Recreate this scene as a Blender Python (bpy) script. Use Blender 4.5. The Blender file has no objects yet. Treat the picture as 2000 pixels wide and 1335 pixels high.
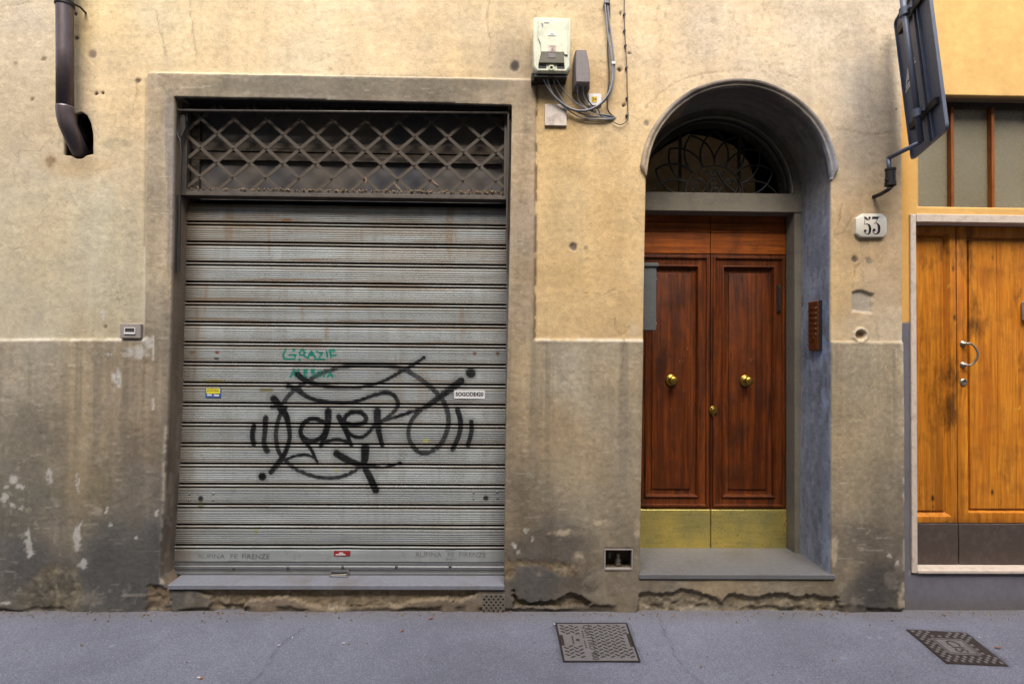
import bpy, bmesh, math, random
import numpy as np
from mathutils import Vector, Matrix
random.seed(7)
sc = bpy.context.scene
col = sc.collection

# ---------------------------------------------------------------- camera
F_PX, CAM_H, CAM_D = 1040.0, 1.6146, 3.33
def _R(a, b, c):
    ca, sa, cb, sb, cc, s_ = math.cos(a), math.sin(a), math.cos(b), math.sin(b), math.cos(c), math.sin(c)
    Ry = np.array([[ca, 0, sa], [0, 1, 0], [-sa, 0, ca]])
    Rx = np.array([[1, 0, 0], [0, cb, -sb], [0, sb, cb]])
    Rz = np.array([[cc, -s_, 0], [s_, cc, 0], [0, 0, 1]])
    return Ry @ Rx @ Rz
_M = _R(*np.radians([0.96193456, -1.0315186, 0.51661605]))
_W = _M[[0, 2, 1], :]                     # rows: world x, y (into wall), z
CAM = np.array([0, -CAM_D, CAM_H])
cam_d = bpy.data.cameras.new('camera')
cam_d.sensor_width = 36; cam_d.lens = F_PX / 2000 * 36; cam_d.clip_end = 500; cam_d.clip_start = 0.05
cam = bpy.data.objects.new('camera', cam_d); col.objects.link(cam)
r, u, b = _W[:, 0], _W[:, 1], -_W[:, 2]
cam.matrix_world = Matrix(((r[0], u[0], b[0], CAM[0]), (r[1], u[1], b[1], CAM[1]), (r[2], u[2], b[2], CAM[2]), (0, 0, 0, 1)))
sc.camera = cam
def U(px, py, y=0.0):
    """the point of the plane at depth y that stands at a place of the photograph"""
    d = _W @ np.array([(px - 1000) / F_PX, -(py - 667.5) / F_PX, 1.0])
    return Vector(CAM + d * ((y + CAM_D) / d[1]))
def G(px, py, z=0.0):
    d = _W @ np.array([(px - 1000) / F_PX, -(py - 667.5) / F_PX, 1.0])
    return Vector(CAM + d * ((z - CAM_H) / d[2]))
def PX(P):
    q = (np.asarray(P) - CAM) @ _W
    return 1000 + F_PX * q[:, 0] / q[:, 2], 667.5 - F_PX * q[:, 1] / q[:, 2]

# ---------------------------------------------------------------- light
SUN_EL, SUN_AZ = 56, -2        # degrees; azimuth from the wall's outward normal towards the right
world = bpy.data.worlds.new("World"); sc.world = world; world.use_nodes = True
nt = world.node_tree; nt.nodes.clear()
out = nt.nodes.new('ShaderNodeOutputWorld'); bg = nt.nodes.new('ShaderNodeBackground'); sky = nt.nodes.new('ShaderNodeTexSky')
sky.sky_type = 'NISHITA'; sky.sun_disc = False
sky.sun_elevation = math.radians(SUN_EL)
sky.sun_rotation = math.radians(180 - SUN_AZ)
sky.air_density = 1.0; sky.dust_density = 3.0; sky.ozone_density = 1.0
bg.inputs[1].default_value = 0.135
nt.links.new(sky.outputs[0], bg.inputs[0]); nt.links.new(bg.outputs[0], out.inputs[0])
sd = bpy.data.lights.new('sun', 'SUN'); sd.energy = 2.4; sd.angle = math.radians(44); sd.color = (1.0, 0.965, 0.91)
so = bpy.data.objects.new('sun', sd); col.objects.link(so)
el, az = math.radians(SUN_EL), math.radians(SUN_AZ)
sdir = Vector((math.sin(az) * math.cos(el), -math.cos(az) * math.cos(el), math.sin(el)))
so.rotation_euler = sdir.to_track_quat('Z', 'Y').to_euler(); so.location = sdir * 20
sc.view_settings.view_transform = 'Standard'; sc.view_settings.look = 'None'
sc.view_settings.gamma = 1; sc.view_settings.exposure = 1.55
ALB = 0.72                              # photo brightness -> surface colour

# ---------------------------------------------------------------- colour and noise
def lin(c):
    c = np.asarray(c, float) / 255.0
    return np.where(c <= 0.04045, c / 12.92, ((c + 0.055) / 1.055) ** 2.4)
def alb(r, g, b, k=1.0):
    return tuple(np.clip(lin((r, g, b)) * ALB * k, 0, 0.9)) + (1.0,)
_rng = np.random.RandomState(11)
_T = _rng.rand(512, 512)
def vnoise(x, y, seed=0):
    x = x + seed * 17.13; y = y + seed * 9.71
    xi = np.floor(x).astype(int); yi = np.floor(y).astype(int)
    fx = x - xi; fy = y - yi
    fx = fx * fx * (3 - 2 * fx); fy = fy * fy * (3 - 2 * fy)
    a = _T[xi % 512, yi % 512]; b = _T[(xi + 1) % 512, yi % 512]
    c = _T[xi % 512, (yi + 1) % 512]; d = _T[(xi + 1) % 512, (yi + 1) % 512]
    return (a * (1 - fx) + b * fx) * (1 - fy) + (c * (1 - fx) + d * fx) * fy
def fbm(x, y, s, seed=0, o=5, g=0.55):
    v = 0; a = 1; t = 0
    for i in range(o):
        v = v + a * vnoise(x * s, y * s, seed + i * 3); t += a; a *= g; s *= 2.03
    return v / t
def sst(a, b, x):
    t = np.clip((x - a) / (b - a + 1e-12), 0, 1); return t * t * (3 - 2 * t)
def sd_poly(x, y, poly):
    """signed distance to a polygon, positive inside"""
    n = len(poly); d = np.full(x.shape, 1e18); ins = np.zeros(x.shape, bool)
    for i in range(n):
        ax, ay = poly[i]; bx, by = poly[(i + 1) % n]
        ex, ey = bx - ax, by - ay; wx, wy = x - ax, y - ay
        t = np.clip((wx * ex + wy * ey) / (ex * ex + ey * ey + 1e-12), 0, 1)
        d = np.minimum(d, (wx - ex * t) ** 2 + (wy - ey * t) ** 2)
        if ay != by:
            c = ((ay > y) != (by > y)) & (x < (bx - ax) * (y - ay) / (by - ay) + ax)
            ins ^= c
    return np.where(ins, 1, -1) * np.sqrt(d)
def near_line(x, y, pts):
    d = np.full(x.shape, 1e18); tt = np.zeros(x.shape); n = len(pts) - 1
    for i in range(n):
        ax, ay = pts[i][:2]; bx, by = pts[i + 1][:2]
        ex, ey = bx - ax, by - ay; wx, wy = x - ax, y - ay
        t = np.clip((wx * ex + wy * ey) / (ex * ex + ey * ey + 1e-12), 0, 1)
        q = (wx - ex * t) ** 2 + (wy - ey * t) ** 2
        m = q < d; d = np.where(m, q, d); tt = np.where(m, i + t, tt)
    return np.sqrt(d), tt / max(n, 1)
def catmull(pts, k=6):
    P = [np.array(p, float) for p in pts]; P = [2 * P[0] - P[1]] + P + [2 * P[-1] - P[-2]]; o = []
    for i in range(1, len(P) - 2):
        for j in range(k):
            t = j / k
            o.append(tuple(0.5 * (2 * P[i] + (P[i + 1] - P[i - 1]) * t + (2 * P[i - 1] - 5 * P[i] + 4 * P[i + 1] - P[i + 2]) * t * t
                                  + (3 * P[i] - P[i - 1] - 3 * P[i + 1] + P[i + 2]) * t ** 3)))
    o.append(tuple(P[-2])); return o
def idw(x, y, ctrl, p=2.6, soft=40.0):
    num = np.zeros(x.shape + (3,)); den = np.zeros(x.shape)
    for (cx, cy, c) in ctrl:
        w = 1 / ((x - cx) ** 2 + (y - cy) ** 2 + soft ** 2) ** (p / 2)
        num += w[..., None] * np.array(c, float); den += w
    return num / den[..., None]
def mixc(C, c, m):
    return C * (1 - m[..., None]) + np.array(c, float) * m[..., None]

# ---------------------------------------------------------------- node materials
MAT = {}
class NM:
    def __init__(s, name):
        s.m = bpy.data.materials.new(name); s.m.use_nodes = True; s.t = s.m.node_tree
        s.b = s.t.nodes['Principled BSDF']; MAT[name] = s.m
        s.tc = s.t.nodes.new('ShaderNodeTexCoord')
    def n(s, k, **kw):
        x = s.t.nodes.new(k)
        for a, v in kw.items():
            if a.startswith('i_'):
                key = a[2:]; x.inputs[int(key) if key.isdigit() else key].default_value = v
            else: setattr(x, a, v)
        return x
    def l(s, a, b): s.t.links.new(a, b)
    def vec(s, scale=(1, 1, 1), rot=(0, 0, 0)):
        mp = s.n('ShaderNodeMapping'); mp.inputs['Scale'].default_value = scale; mp.inputs['Rotation'].default_value = rot
        s.l(s.tc.outputs['Object'], mp.inputs[0]); return mp.outputs[0]
    def noise(s, sc_=5, det=6, rough=.6, vec=None, dist=0):
        x = s.n('ShaderNodeTexNoise', i_Scale=sc_, i_Detail=det, i_Roughness=rough, i_Distortion=dist)
        s.l(vec if vec is not None else s.tc.outputs['Object'], x.inputs['Vector']); return x.outputs[0]
    def mr(s, v, a, b, c=0, d=1):
        x = s.n('ShaderNodeMapRange'); s.l(v, x.inputs[0])
        for i, q in enumerate((a, b, c, d)): x.inputs[i + 1].default_value = q
        return x.outputs[0]
    def mix(s, f, a, b, mode='MIX'):
        x = s.n('ShaderNodeMix', data_type='RGBA', blend_type=mode)
        for i, q in ((0, f), (6, a), (7, b)):
            if hasattr(q, 'is_linked') or hasattr(q, 'links'): s.l(q, x.inputs[i])
            else: x.inputs[i].default_value = q
        return x.outputs[2]
    def math(s, op, a, b=0.0):
        x = s.n('ShaderNodeMath', operation=op)
        for i, q in ((0, a), (1, b)):
            if hasattr(q, 'links'): s.l(q, x.inputs[i])
            else: x.inputs[i].default_value = q
        return x.outputs[0]
    def bump(s, h, dist=.002, strength=1.0, prev=None):
        x = s.n('ShaderNodeBump'); x.inputs['Distance'].default_value = dist; x.inputs['Strength'].default_value = strength
        s.l(h, x.inputs['Height'])
        if prev is not None: s.l(prev, x.inputs['Normal'])
        return x.outputs[0]
    def setc(s, c):
        if hasattr(c, 'links'): s.l(c, s.b.inputs['Base Color'])
        else: s.b.inputs['Base Color'].default_value = c
    def set(s, **kw):
        for k, v in kw.items():
            k = {'rough': 'Roughness', 'metal': 'Metallic', 'normal': 'Normal', 'coat': 'Coat Weight', 'spec': 'Specular IOR Level', 'trans': 'Transmission Weight'}[k]
            if hasattr(v, 'links'): s.l(v, s.b.inputs[k])
            else: s.b.inputs[k].default_value = v
        return s

def worn(name, rgb, rough=.6, metal=0.0, dirt=(60, 52, 44), amount=.5, sc_=14, bump=.0008, k=1.0, spec=.4):
    """painted or bare surface with grime blotches and fine grain"""
    s = NM(name)
    n1 = s.noise(sc_, 8, .65); n2 = s.noise(sc_ * 9, 5, .7)
    m = s.mr(n1, .48, .78, 0, amount)
    c = s.mix(m, alb(*rgb, k), alb(*dirt))
    c = s.mix(s.mr(n2, .3, .7, 0, .35), c, s.mix(1.0, c, (.55, .55, .55, 1), 'MULTIPLY'))
    s.setc(c)
    s.set(rough=s.mr(n2, .3, .7, rough - .08, min(1, rough + .12)), metal=metal, spec=spec, normal=s.bump(s.math('ADD', n1, n2), bump))
    return s.m

# plaster: the albedo comes from the numpy stain maps in 'Col', grain and pits from nodes
def attr_mat(name, rough, grain=.16, b1=.0025, b2=.0012, sc1=26, sc2=210, metal=0, spec=.25, crackle=0):
    s = NM(name)
    at = s.n('ShaderNodeAttribute', attribute_name='Col')
    n1 = s.noise(sc1, 10, .74); n2 = s.noise(sc2, 4, .75)
    vo = s.n('ShaderNodeTexVoronoi', i_Scale=sc2 * .45); s.l(s.tc.outputs['Object'], vo.inputs['Vector'])
    g = s.mr(n1, .3, .7, 1 - grain, 1 + grain * .6); g2 = s.mr(n2, .25, .75, 1 - grain * .9, 1 + grain * .6)
    f = s.math('MULTIPLY', g, g2)
    if crackle:
        nz = s.n('ShaderNodeTexNoise', i_Scale=3.0, i_Detail=4.0); s.l(s.tc.outputs['Object'], nz.inputs['Vector'])
        ad = s.n('ShaderNodeMixRGB', blend_type='ADD') if False else s.n('ShaderNodeVectorMath', operation='MULTIPLY_ADD'); s.l(nz.outputs['Color'], ad.inputs[0]); ad.inputs[1].default_value = (.5, .5, .5); s.l(s.tc.outputs['Object'], ad.inputs[2])
        vc = s.n('ShaderNodeTexVoronoi', feature='DISTANCE_TO_EDGE', i_Scale=2.1); s.l(ad.outputs[0], vc.inputs['Vector'])
        mk = s.mr(s.noise(1.7, 3, .6), .50, .62); cr = s.math('MULTIPLY', s.mr(vc.outputs['Distance'], .006, .0, 0, crackle), mk)
        f = s.math('MULTIPLY', f, s.math('SUBTRACT', 1.0, cr))
    cc = s.n('ShaderNodeCombineColor'); [s.l(f, cc.inputs[i]) for i in range(3)]
    c = s.mix(1.0, at.outputs['Color'], cc.outputs[0], 'MULTIPLY')
    s.setc(c)
    nb = s.bump(n1, b1, 1.0)
    nb = s.bump(n2, b2, .8, nb)
    nb = s.bump(s.mr(vo.outputs['Distance'], 0, .25), b2 * .35, .4, nb)
    s.set(rough=rough, metal=metal, spec=spec, normal=nb)
    return s.m
attr_mat('plaster', .92, grain=.20, b1=.0042, b2=.0016, sc1=34, sc2=170, crackle=.36)
attr_mat('smooth_stucco', .8, grain=.10, b1=.0015, b2=.0006)
attr_mat('zinc_sheet', .55, grain=.05, b1=.0004, b2=.0001, sc1=18, sc2=160, metal=.08, spec=.14)

def wood(name, c_light, c_dark, rough, coat, knots=0.0, grain=1.0, k=1.0, horizontal=False, wear=0.0, patch=0.0):
    s = NM(name)
    v = s.vec((1, 1, .045) if not horizontal else (.045, 1, 1))
    g1 = s.noise(22, 9, .66, v, 1.6); g2 = s.noise(120, 5, .65, v); big = s.noise(3.1, 3, .5)
    blot = s.noise(9, 5, .6)
    c = s.mix(s.mr(g1, .33, .66), alb(*c_dark, k), alb(*c_light, k))
    c = s.mix(s.mr(g2, .42, .72, 0, .5 * grain), c, alb(*[q * .42 for q in c_dark], k))
    c = s.mix(s.mr(blot, .5, .8, 0, .55), c, alb(*[q * .55 for q in c_dark], k))
    c = s.mix(s.mr(big, .35, .7, 0, .35), c, alb(*c_dark, k))
    if knots:
        vo = s.n('ShaderNodeTexVoronoi', i_Scale=1.0); s.l(s.vec((7, 7, 3.2)), vo.inputs['Vector'])
        c = s.mix(s.mr(vo.outputs['Distance'], .10, .03, 0, knots), c, alb(38, 20, 10))
    if wear:
        w = s.noise(60, 6, .75, s.vec((1, 1, .25)))
        c = s.mix(s.mr(w, .66, .74, 0, wear), c, alb(190, 160, 130))
    if patch:
        pz = s.noise(5.5, 7, .68, s.vec((1, 1, .38))); c = s.mix(s.mr(pz, .54, .68, 0, patch), c, alb(*[q * .40 for q in c_dark], k)); pz2 = s.noise(11, 6, .7, s.vec((1, 1, .6))); c = s.mix(s.mr(pz2, .66, .72, 0, patch * .5), c, alb(*[min(255, q * 1.25 + 30) for q in c_light], k))
    s.setc(c); s.set(rough=s.mr(blot, .3, .7, rough, rough + .2), coat=coat, normal=s.bump(s.math('ADD', g1, g2), .0012))
    s.b.inputs['Coat Roughness'].default_value = .3; s.b.inputs['Specular IOR Level'].default_value = .22
    return s.m
wood('mahogany', (142, 68, 14), (62, 25, 3), .42, .0, wear=.6, k=.80, patch=.5)
wood('mahogany_board', (184, 96, 20), (112, 52, 8), .42, .0, horizontal=True, k=1.0, patch=.4)
wood('pine_varnish', (240, 156, 42), (190, 108, 22), .42, .06, knots=.95, grain=1.0, k=.95, wear=.35, patch=.85)
wood('mullion_wood', (190, 110, 40), (120, 62, 20), .5, .0, k=.8)
wood('old_board', (96, 84, 70), (58, 52, 46), .8, 0, horizontal=True)
worn('bronze_iron', (76, 67, 55), .7, .1, (96, 70, 46), .7, 22, .001)
worn('dark_iron', (44, 41, 38), .55, .3, (66, 50, 36), .5, 30)
worn('painted_iron', (92, 84, 76), .5, .3, (60, 44, 34), .7, 20)
worn('dust', (150, 125, 98), .95, 0, (96, 76, 56), .8, 60, .004)
worn('stone_slab', (126, 127, 134), .6, 0, (104, 92, 72), .75, 4, .0015)
worn('step_stone', (110, 108, 108), .55, 0, (88, 78, 62), .8, 3.2, .0015)
worn('marble', (216, 198, 180), .6, 0, (150, 130, 110), .6, 26, .0015)
worn('surround_stone', (124, 116, 100), .85, 0, (88, 84, 80), .75, 7, .002)
worn('moulding_stone', (118, 108, 96), .85, 0, (72, 66, 62), .7, 12, .002)
worn('downpipe_copper', (108, 96, 96), .36, .45, (66, 56, 54), .55, 6, .0003, 1.0)
worn('cabinet_plastic', (224, 224, 196), .55, 0, (160, 158, 134), .6, 8, .0003, 1.0)
worn('cabinet_grime', (104, 98, 78), .6, 0, (66, 60, 46), .6, 30)
worn('grey_plastic', (128, 118, 116), .6, 0, (100, 92, 90), .4, 12, .0003)
worn('socket_plastic', (156, 146, 138), .5, 0, (120, 110, 104), .3, 10, .0002)
worn('mailbox_paint', (92, 94, 92), .55, .1, (66, 66, 66), .5, 12, .0004)
worn('cable_grey', (140, 140, 144), .5, 0, (80, 74, 70), .5, 30, .0004)
worn('cable_dark', (70, 62, 58), .6, 0, (40, 36, 34), .5, 30, .0004)
worn('ceramic', (246, 236, 216), .22, 0, (200, 190, 172), .25, 20, .0001)
worn('numeral_enamel', (42, 34, 48), .3, 0, (30, 26, 36), .2)
worn('old_tile', (222, 206, 190), .5, 0, (112, 82, 66), 1.0, 11, .001)
worn('label_white', (226, 224, 222), .5, 0, (180, 176, 172), .3, 30, .0001)
worn('label_yellow', (226, 186, 30), .5, 0, (170, 130, 30), .3, 30, .0001)
worn('sticker_yellow', (228, 218, 60), .5, 0, (190, 160, 40), .4, 60, .0001)
worn('sticker_blue', (48, 82, 150), .5, 0, (120, 140, 170), .5, 60, .0001)
worn('sticker_red', (150, 34, 34), .5, 0, (150, 90, 86), .7, 90, .0001)
worn('ink_black', (26, 24, 24), .6)
worn('ink_brown', (120, 70, 20), .6)
worn('bare_mortar', (150, 132, 104), .95, 0, (96, 82, 62), .7, 22, .004)
worn('sign_back', (104, 112, 130), .45, .1, (84, 88, 100), .5, 8, .0003)
worn('sign_bracket', (104, 110, 126), .45, .2, (74, 76, 84), .5, 20)
worn('white_mark', (250, 250, 250), .5)
worn('cast_iron', (122, 117, 117), .6, .2, (84, 66, 54), .6, 26, .001)
worn('cast_iron_dark', (52, 42, 38), .75, .2, (74, 54, 40), .6, 30, .001)
worn('cast_iron_ink', (62, 56, 54), .7, .2)
worn('leaf_brown', (150, 96, 70), .8, 0, (100, 60, 40), .5, 60)
worn('paper_white', (214, 210, 206), .8)
worn('filter_orange', (196, 120, 50), .8)
worn('chrome_worn', (168, 160, 146), .32, .8, (120, 96, 60), .6, 40)
worn('black_plate', (76, 62, 54), .6, .0, (112, 98, 84), .6, 18, .0008)
worn('rust', (110, 66, 40), .8, .1, (70, 40, 26), .5, 40)
worn('silver_paint', (128, 128, 128), .42, .4, (90, 84, 76), .4, 14, .0004)
worn('doorbell_plastic', (188, 184, 196), .4)
worn('interior_dark', (30, 27, 24), .9)
worn('interior_beige', (246, 206, 150), .9)
worn('opposite_plaster', (196, 184, 160), .9, 0, (150, 130, 105), .6, 1.2)
worn('opposite_shutter', (70, 76, 62), .6)
worn('brass_knob', (176, 140, 62), .28, .9, (110, 84, 40), .4, 40, .0002)
# brass kick plate: metal with brown pitting
s = NM('brass_plate'); n1 = s.noise(60, 8, .75); n2 = s.noise(5, 4, .5)
c = s.mix(s.mr(n2, .35, .65), (.64, .48, .12, 1), (.42, .36, .12, 1)); c = s.mix(s.mr(n1, .60, .63), c, (.05, .025, .01, 1)); c = s.mix(s.mr(s.noise(24, 4, .6, s.vec((.3, 1, 3))), .5, .75, 0, .45), c, (.26, .19, .07, 1))
s.setc(c); s.set(metal=s.mr(n1, .60, .63, .75, .1), rough=s.mr(n1, .3, .75, .22, .42), normal=s.bump(n2, .002))
s = NM('red_brass'); n1 = s.noise(90, 6, .7); c = s.mix(s.mr(n1, .4, .7), (.16, .035, .012, 1), (.30, .14, .04, 1)); s.setc(c); s.set(metal=.6, rough=.35)
# glass
s = NM('frosted_glass'); n1 = s.noise(2.2, 5, .5); n2 = s.noise(90, 5, .7)
c = s.mix(s.mr(n1, .3, .7), alb(118, 110, 90), alb(140, 132, 110)); c = s.mix(s.mr(n2, .66, .78, 0, .6), c, alb(190, 190, 175)); s.setc(c)
s.set(rough=s.mr(n2, .3, .8, .16, .4), spec=.6)
s = NM('clear_glass'); s.b.inputs['Base Color'].default_value = (.85, .85, .82, 1); s.set(rough=.04, trans=1.0); s.b.inputs['IOR'].default_value = 1.1
s = NM('dusty_pane'); n1 = s.noise(3, 5, .6); s.setc(s.mix(s.mr(n1, .35, .7), alb(70, 70, 74), alb(104, 94, 82))); s.set(rough=.5, spec=.25)
# asphalt
s = NM('asphalt')
n1 = s.noise(1.3, 5, .6); n2 = s.noise(260, 3, .75); n3 = s.noise(8, 6, .6)
vo = s.n('ShaderNodeTexVoronoi', i_Scale=230.0); s.l(s.tc.outputs['Object'], vo.inputs['Vector'])
sep = s.n('ShaderNodeSeparateColor'); s.l(vo.outputs['Color'], sep.inputs[0])
c = s.mix(s.mr(n1, .3, .7), alb(124, 126, 137), alb(142, 143, 155))
c = s.mix(s.mr(n3, .35, .75, 0, .35), c, alb(108, 108, 120))
c = s.mix(s.mr(sep.outputs[0], .0, 1., .0, .75), c, alb(92, 92, 104))
c = s.mix(s.mr(sep.outputs[1], .80, 1.0, 0, .5), c, alb(178, 178, 190))
ch = s.noise(7, 3, .8); c = s.mix(s.mr(ch, .70, .74, 0, .4), c, alb(170, 172, 180))
att = s.n('ShaderNodeAttribute', attribute_name='Col'); c = s.mix(1.0, c, att.outputs['Color'], 'MULTIPLY')
c = s.mix(s.mr(n2, .35, .7, 0, .3), c, alb(100, 100, 112))
gm = s.n('ShaderNodeNewGeometry'); sx = s.n('ShaderNodeSeparateXYZ'); s.l(s.tc.outputs['Object'], sx.inputs[0])
dy = s.math('ADD', sx.outputs[1], s.math('MULTIPLY', s.noise(3, 4), .10))
c = s.mix(s.mr(dy, -.10, .04, 0, .6), c, alb(108, 102, 100))
s.setc(c)
s.set(rough=.88, spec=.3, normal=s.bump(s.math('MULTIPLY', vo.outputs['Distance'], 1.0), .0022, .8, s.bump(n3, .004, .6)))

# ---------------------------------------------------------------- object helpers
def tag(o, label=None, cat=None, group=None, kind=None):
    if label: o['label'] = label
    if cat: o['category'] = cat
    if group: o['group'] = group
    if kind: o['kind'] = kind
    return o
def empty(name, loc=(0, 0, 0), label=None, cat=None, group=None):
    o = bpy.data.objects.new(name, None); col.objects.link(o); o.location = loc; o.empty_display_size = .1
    return tag(o, label, cat, group)
def put(o, parent):
    if parent is not None:
        o.parent = parent
        bpy.context.view_layer.update() if False else None
        o.matrix_parent_inverse = world_of(parent).inverted()
    return o
def world_of(o):
    m = o.matrix_basis.copy()
    return (world_of(o.parent) @ o.matrix_parent_inverse @ m) if o.parent else m
class MB:
    """collects shapes, in world coordinates, into one mesh object"""
    def __init__(s): s.v = []; s.f = []; s.mi = []; s.cur = 0
    def add(s, V, Fc, mi=None):
        o = len(s.v); s.v += [tuple(p) for p in V]; s.f += [tuple(i + o for i in q) for q in Fc]; s.mi += [s.cur if mi is None else mi] * len(Fc); return s
    def box(s, x0, x1, y0, y1, z0, z1, M=None, mi=None):
        V = [Vector(p) for p in ((x0, y0, z0), (x1, y0, z0), (x1, y1, z0), (x0, y1, z0), (x0, y0, z1), (x1, y0, z1), (x1, y1, z1), (x0, y1, z1))]
        if M is not None: V = [M @ p for p in V]
        return s.add(V, [(0, 3, 2, 1), (4, 5, 6, 7), (0, 1, 5, 4), (1, 2, 6, 5), (2, 3, 7, 6), (3, 0, 4, 7)], mi)
    def prism(s, pts, y0, y1, M=None, mi=None):
        """polygon in x,z extruded from y0 (front) to y1"""
        n = len(pts); V = [Vector((p[0], y0, p[1])) for p in pts] + [Vector((p[0], y1, p[1])) for p in pts]
        if M is not None: V = [M @ p for p in V]
        return s.add(V, [tuple(range(n)), tuple(range(2 * n - 1, n - 1, -1))] + [(i, i + n, (i + 1) % n + n, (i + 1) % n) for i in range(n)], mi)
    def tube(s, pts, r, n=10, cap=True, mi=None):
        P = [Vector(p) for p in pts]; R_ = r if hasattr(r, '__len__') else [r] * len(P); V = []; Fc = []
        up = None
        for i, p in enumerate(P):
            t = (P[min(i + 1, len(P) - 1)] - P[max(i - 1, 0)]).normalized()
            if up is None: up = t.orthogonal().normalized()
            up = (up - t * up.dot(t)).normalized(); w = t.cross(up)
            V += [p + (up * math.cos(a) + w * math.sin(a)) * R_[i] for a in [2 * math.pi * j / n for j in range(n)]]
        for i in range(len(P) - 1):
            Fc += [(i * n + j, i * n + (j + 1) % n, (i + 1) * n + (j + 1) % n, (i + 1) * n + j) for j in range(n)]
        if cap: Fc += [tuple(range(n - 1, -1, -1)), tuple((len(P) - 1) * n + j for j in range(n))]
        return s.add(V, Fc, mi)
    def lathe(s, prof, M, n=24, mi=None):
        """profile (r, t) about local z"""
        V = []; Fc = []
        for (r_, t) in prof: V += [M @ Vector((r_ * math.cos(2 * math.pi * j / n), r_ * math.sin(2 * math.pi * j / n), t)) for j in range(n)]
        for i in range(len(prof) - 1):
            Fc += [(i * n + j, i * n + (j + 1) % n, (i + 1) * n + (j + 1) % n, (i + 1) * n + j) for j in range(n)]
        Fc += [tuple(range(n)), tuple((len(prof) - 1) * n + j for j in range(n - 1, -1, -1))]
        return s.add(V, Fc, mi)
    def rings(s, R_, close=True, mi=None):
        """loft of closed loops of equal count; last one is capped"""
        n = len(R_[0]); V = [p for q in R_ for p in q]; Fc = []
        for i in range(len(R_) - 1):
            Fc += [(i * n + j, i * n + (j + 1) % n, (i + 1) * n + (j + 1) % n, (i + 1) * n + j) for j in range(n)]
        if close: Fc.append(tuple((len(R_) - 1) * n + j for j in range(n)))
        return s.add(V, Fc, mi)
    def strip(s, pts, w, y, M=None, mi=None, th=.0015):
        """flat ribbon of width w following pts (x,z) in the plane y"""
        pts = [Vector((p[0], p[1])) for p in pts]; L = []; R2 = []
        W = w if hasattr(w, '__len__') else [w] * len(pts)
        for i, p in enumerate(pts):
            t = (pts[min(i + 1, len(pts) - 1)] - pts[max(i - 1, 0)]).normalized(); n = Vector((-t.y, t.x))
            L.append(p + n * W[i] / 2); R2.append(p - n * W[i] / 2)
        for i in range(len(pts) - 1):
            s.prism([L[i], L[i + 1], R2[i + 1], R2[i]], y, y + th, M, mi)
        return s
    def build(s, name, mats, parent=None, bevel=0, smooth=False, origin=None):
        me = bpy.data.meshes.new(name)
        org = Vector(origin) if origin is not None else (world_of(parent).translation if parent is not None else (sum((Vector(v) for v in s.v), Vector()) / len(s.v)))
        me.from_pydata([tuple(Vector(v) - org) for v in s.v], [], s.f)
        mats = [mats] if isinstance(mats, str) else mats
        for m in mats: me.materials.append(MAT[m])
        me.polygons.foreach_set('material_index', s.mi)
        bm = bmesh.new(); bm.from_mesh(me); bmesh.ops.recalc_face_normals(bm, faces=bm.faces); bm.to_mesh(me); bm.free()
        if smooth:
            me.shade_smooth() if hasattr(me, 'shade_smooth') else None
        me.update(); o = bpy.data.objects.new(name, me); col.objects.link(o); o.location = org
        if bevel:
            md = o.modifiers.new('bevel', 'BEVEL'); md.width = bevel; md.segments = 2; md.limit_method = 'ANGLE'; md.angle_limit = math.radians(40)
            if smooth is False: me.shade_smooth(); md.harden_normals = True
        return put(o, parent)
def text_mb(body, size, M, mb=None, extr=.001, mi=0, bold=0.0, sx=1.0):
    cu = bpy.data.curves.new('t', 'FONT'); cu.body = body; cu.size = size; cu.extrude = extr; cu.align_x = 'CENTER'; cu.align_y = 'CENTER'; cu.resolution_u = 3
    cu.offset = bold
    ob = bpy.data.objects.new('t', cu); me = bpy.data.meshes.new_from_object(ob)
    mb = mb or MB(); mb.add([M @ Vector((v.co.x * sx, v.co.y, v.co.z)) for v in me.vertices], [tuple(p.vertices) for p in me.polygons], mi)
    bpy.data.objects.remove(ob); bpy.data.curves.remove(cu); bpy.data.meshes.remove(me); return mb
def wallM(p, spin=0):
    """local x right, local y up, local z out of the wall, at p"""
    return Matrix.Translation(p) @ Matrix.Rotation(math.pi / 2, 4, 'X') @ Matrix.Rotation(spin, 4, 'Z')
def np_mesh(name, V, Q, C, mat, parent=None, smooth=True, origin=(0, 0, 0), ngons=()):
    org = np.array(origin, float)
    me = bpy.data.meshes.new(name); nv = len(V); nq = len(Q); ng = sum(len(g) for g in ngons)
    me.vertices.add(nv); me.vertices.foreach_set('co', (V - org).astype(np.float32).ravel())
    me.loops.add(nq * 4 + ng); me.polygons.add(nq + len(ngons))
    li = np.concatenate([np.asarray(Q).ravel()] + [np.array(g) for g in ngons]).astype(np.int32)
    me.loops.foreach_set('vertex_index', li)
    st = list(range(0, nq * 4, 4)); tot = [4] * nq; k = nq * 4
    for g in ngons: st.append(k); tot.append(len(g)); k += len(g)
    me.polygons.foreach_set('loop_start', st); me.polygons.foreach_set('loop_total', tot)
    me.update(calc_edges=True); me.validate()
    a = me.attributes.new('Col', 'FLOAT_COLOR', 'POINT')
    cc = np.ones((nv, 4), np.float32); cc[:, :3] = np.clip(C, 0, 1.5); a.data.foreach_set('color', cc.ravel())
    me.materials.append(MAT[mat])
    if smooth: me.shade_smooth()
    o = bpy.data.objects.new(name, me); col.objects.link(o); o.location = origin
    return put(o, parent)

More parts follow.
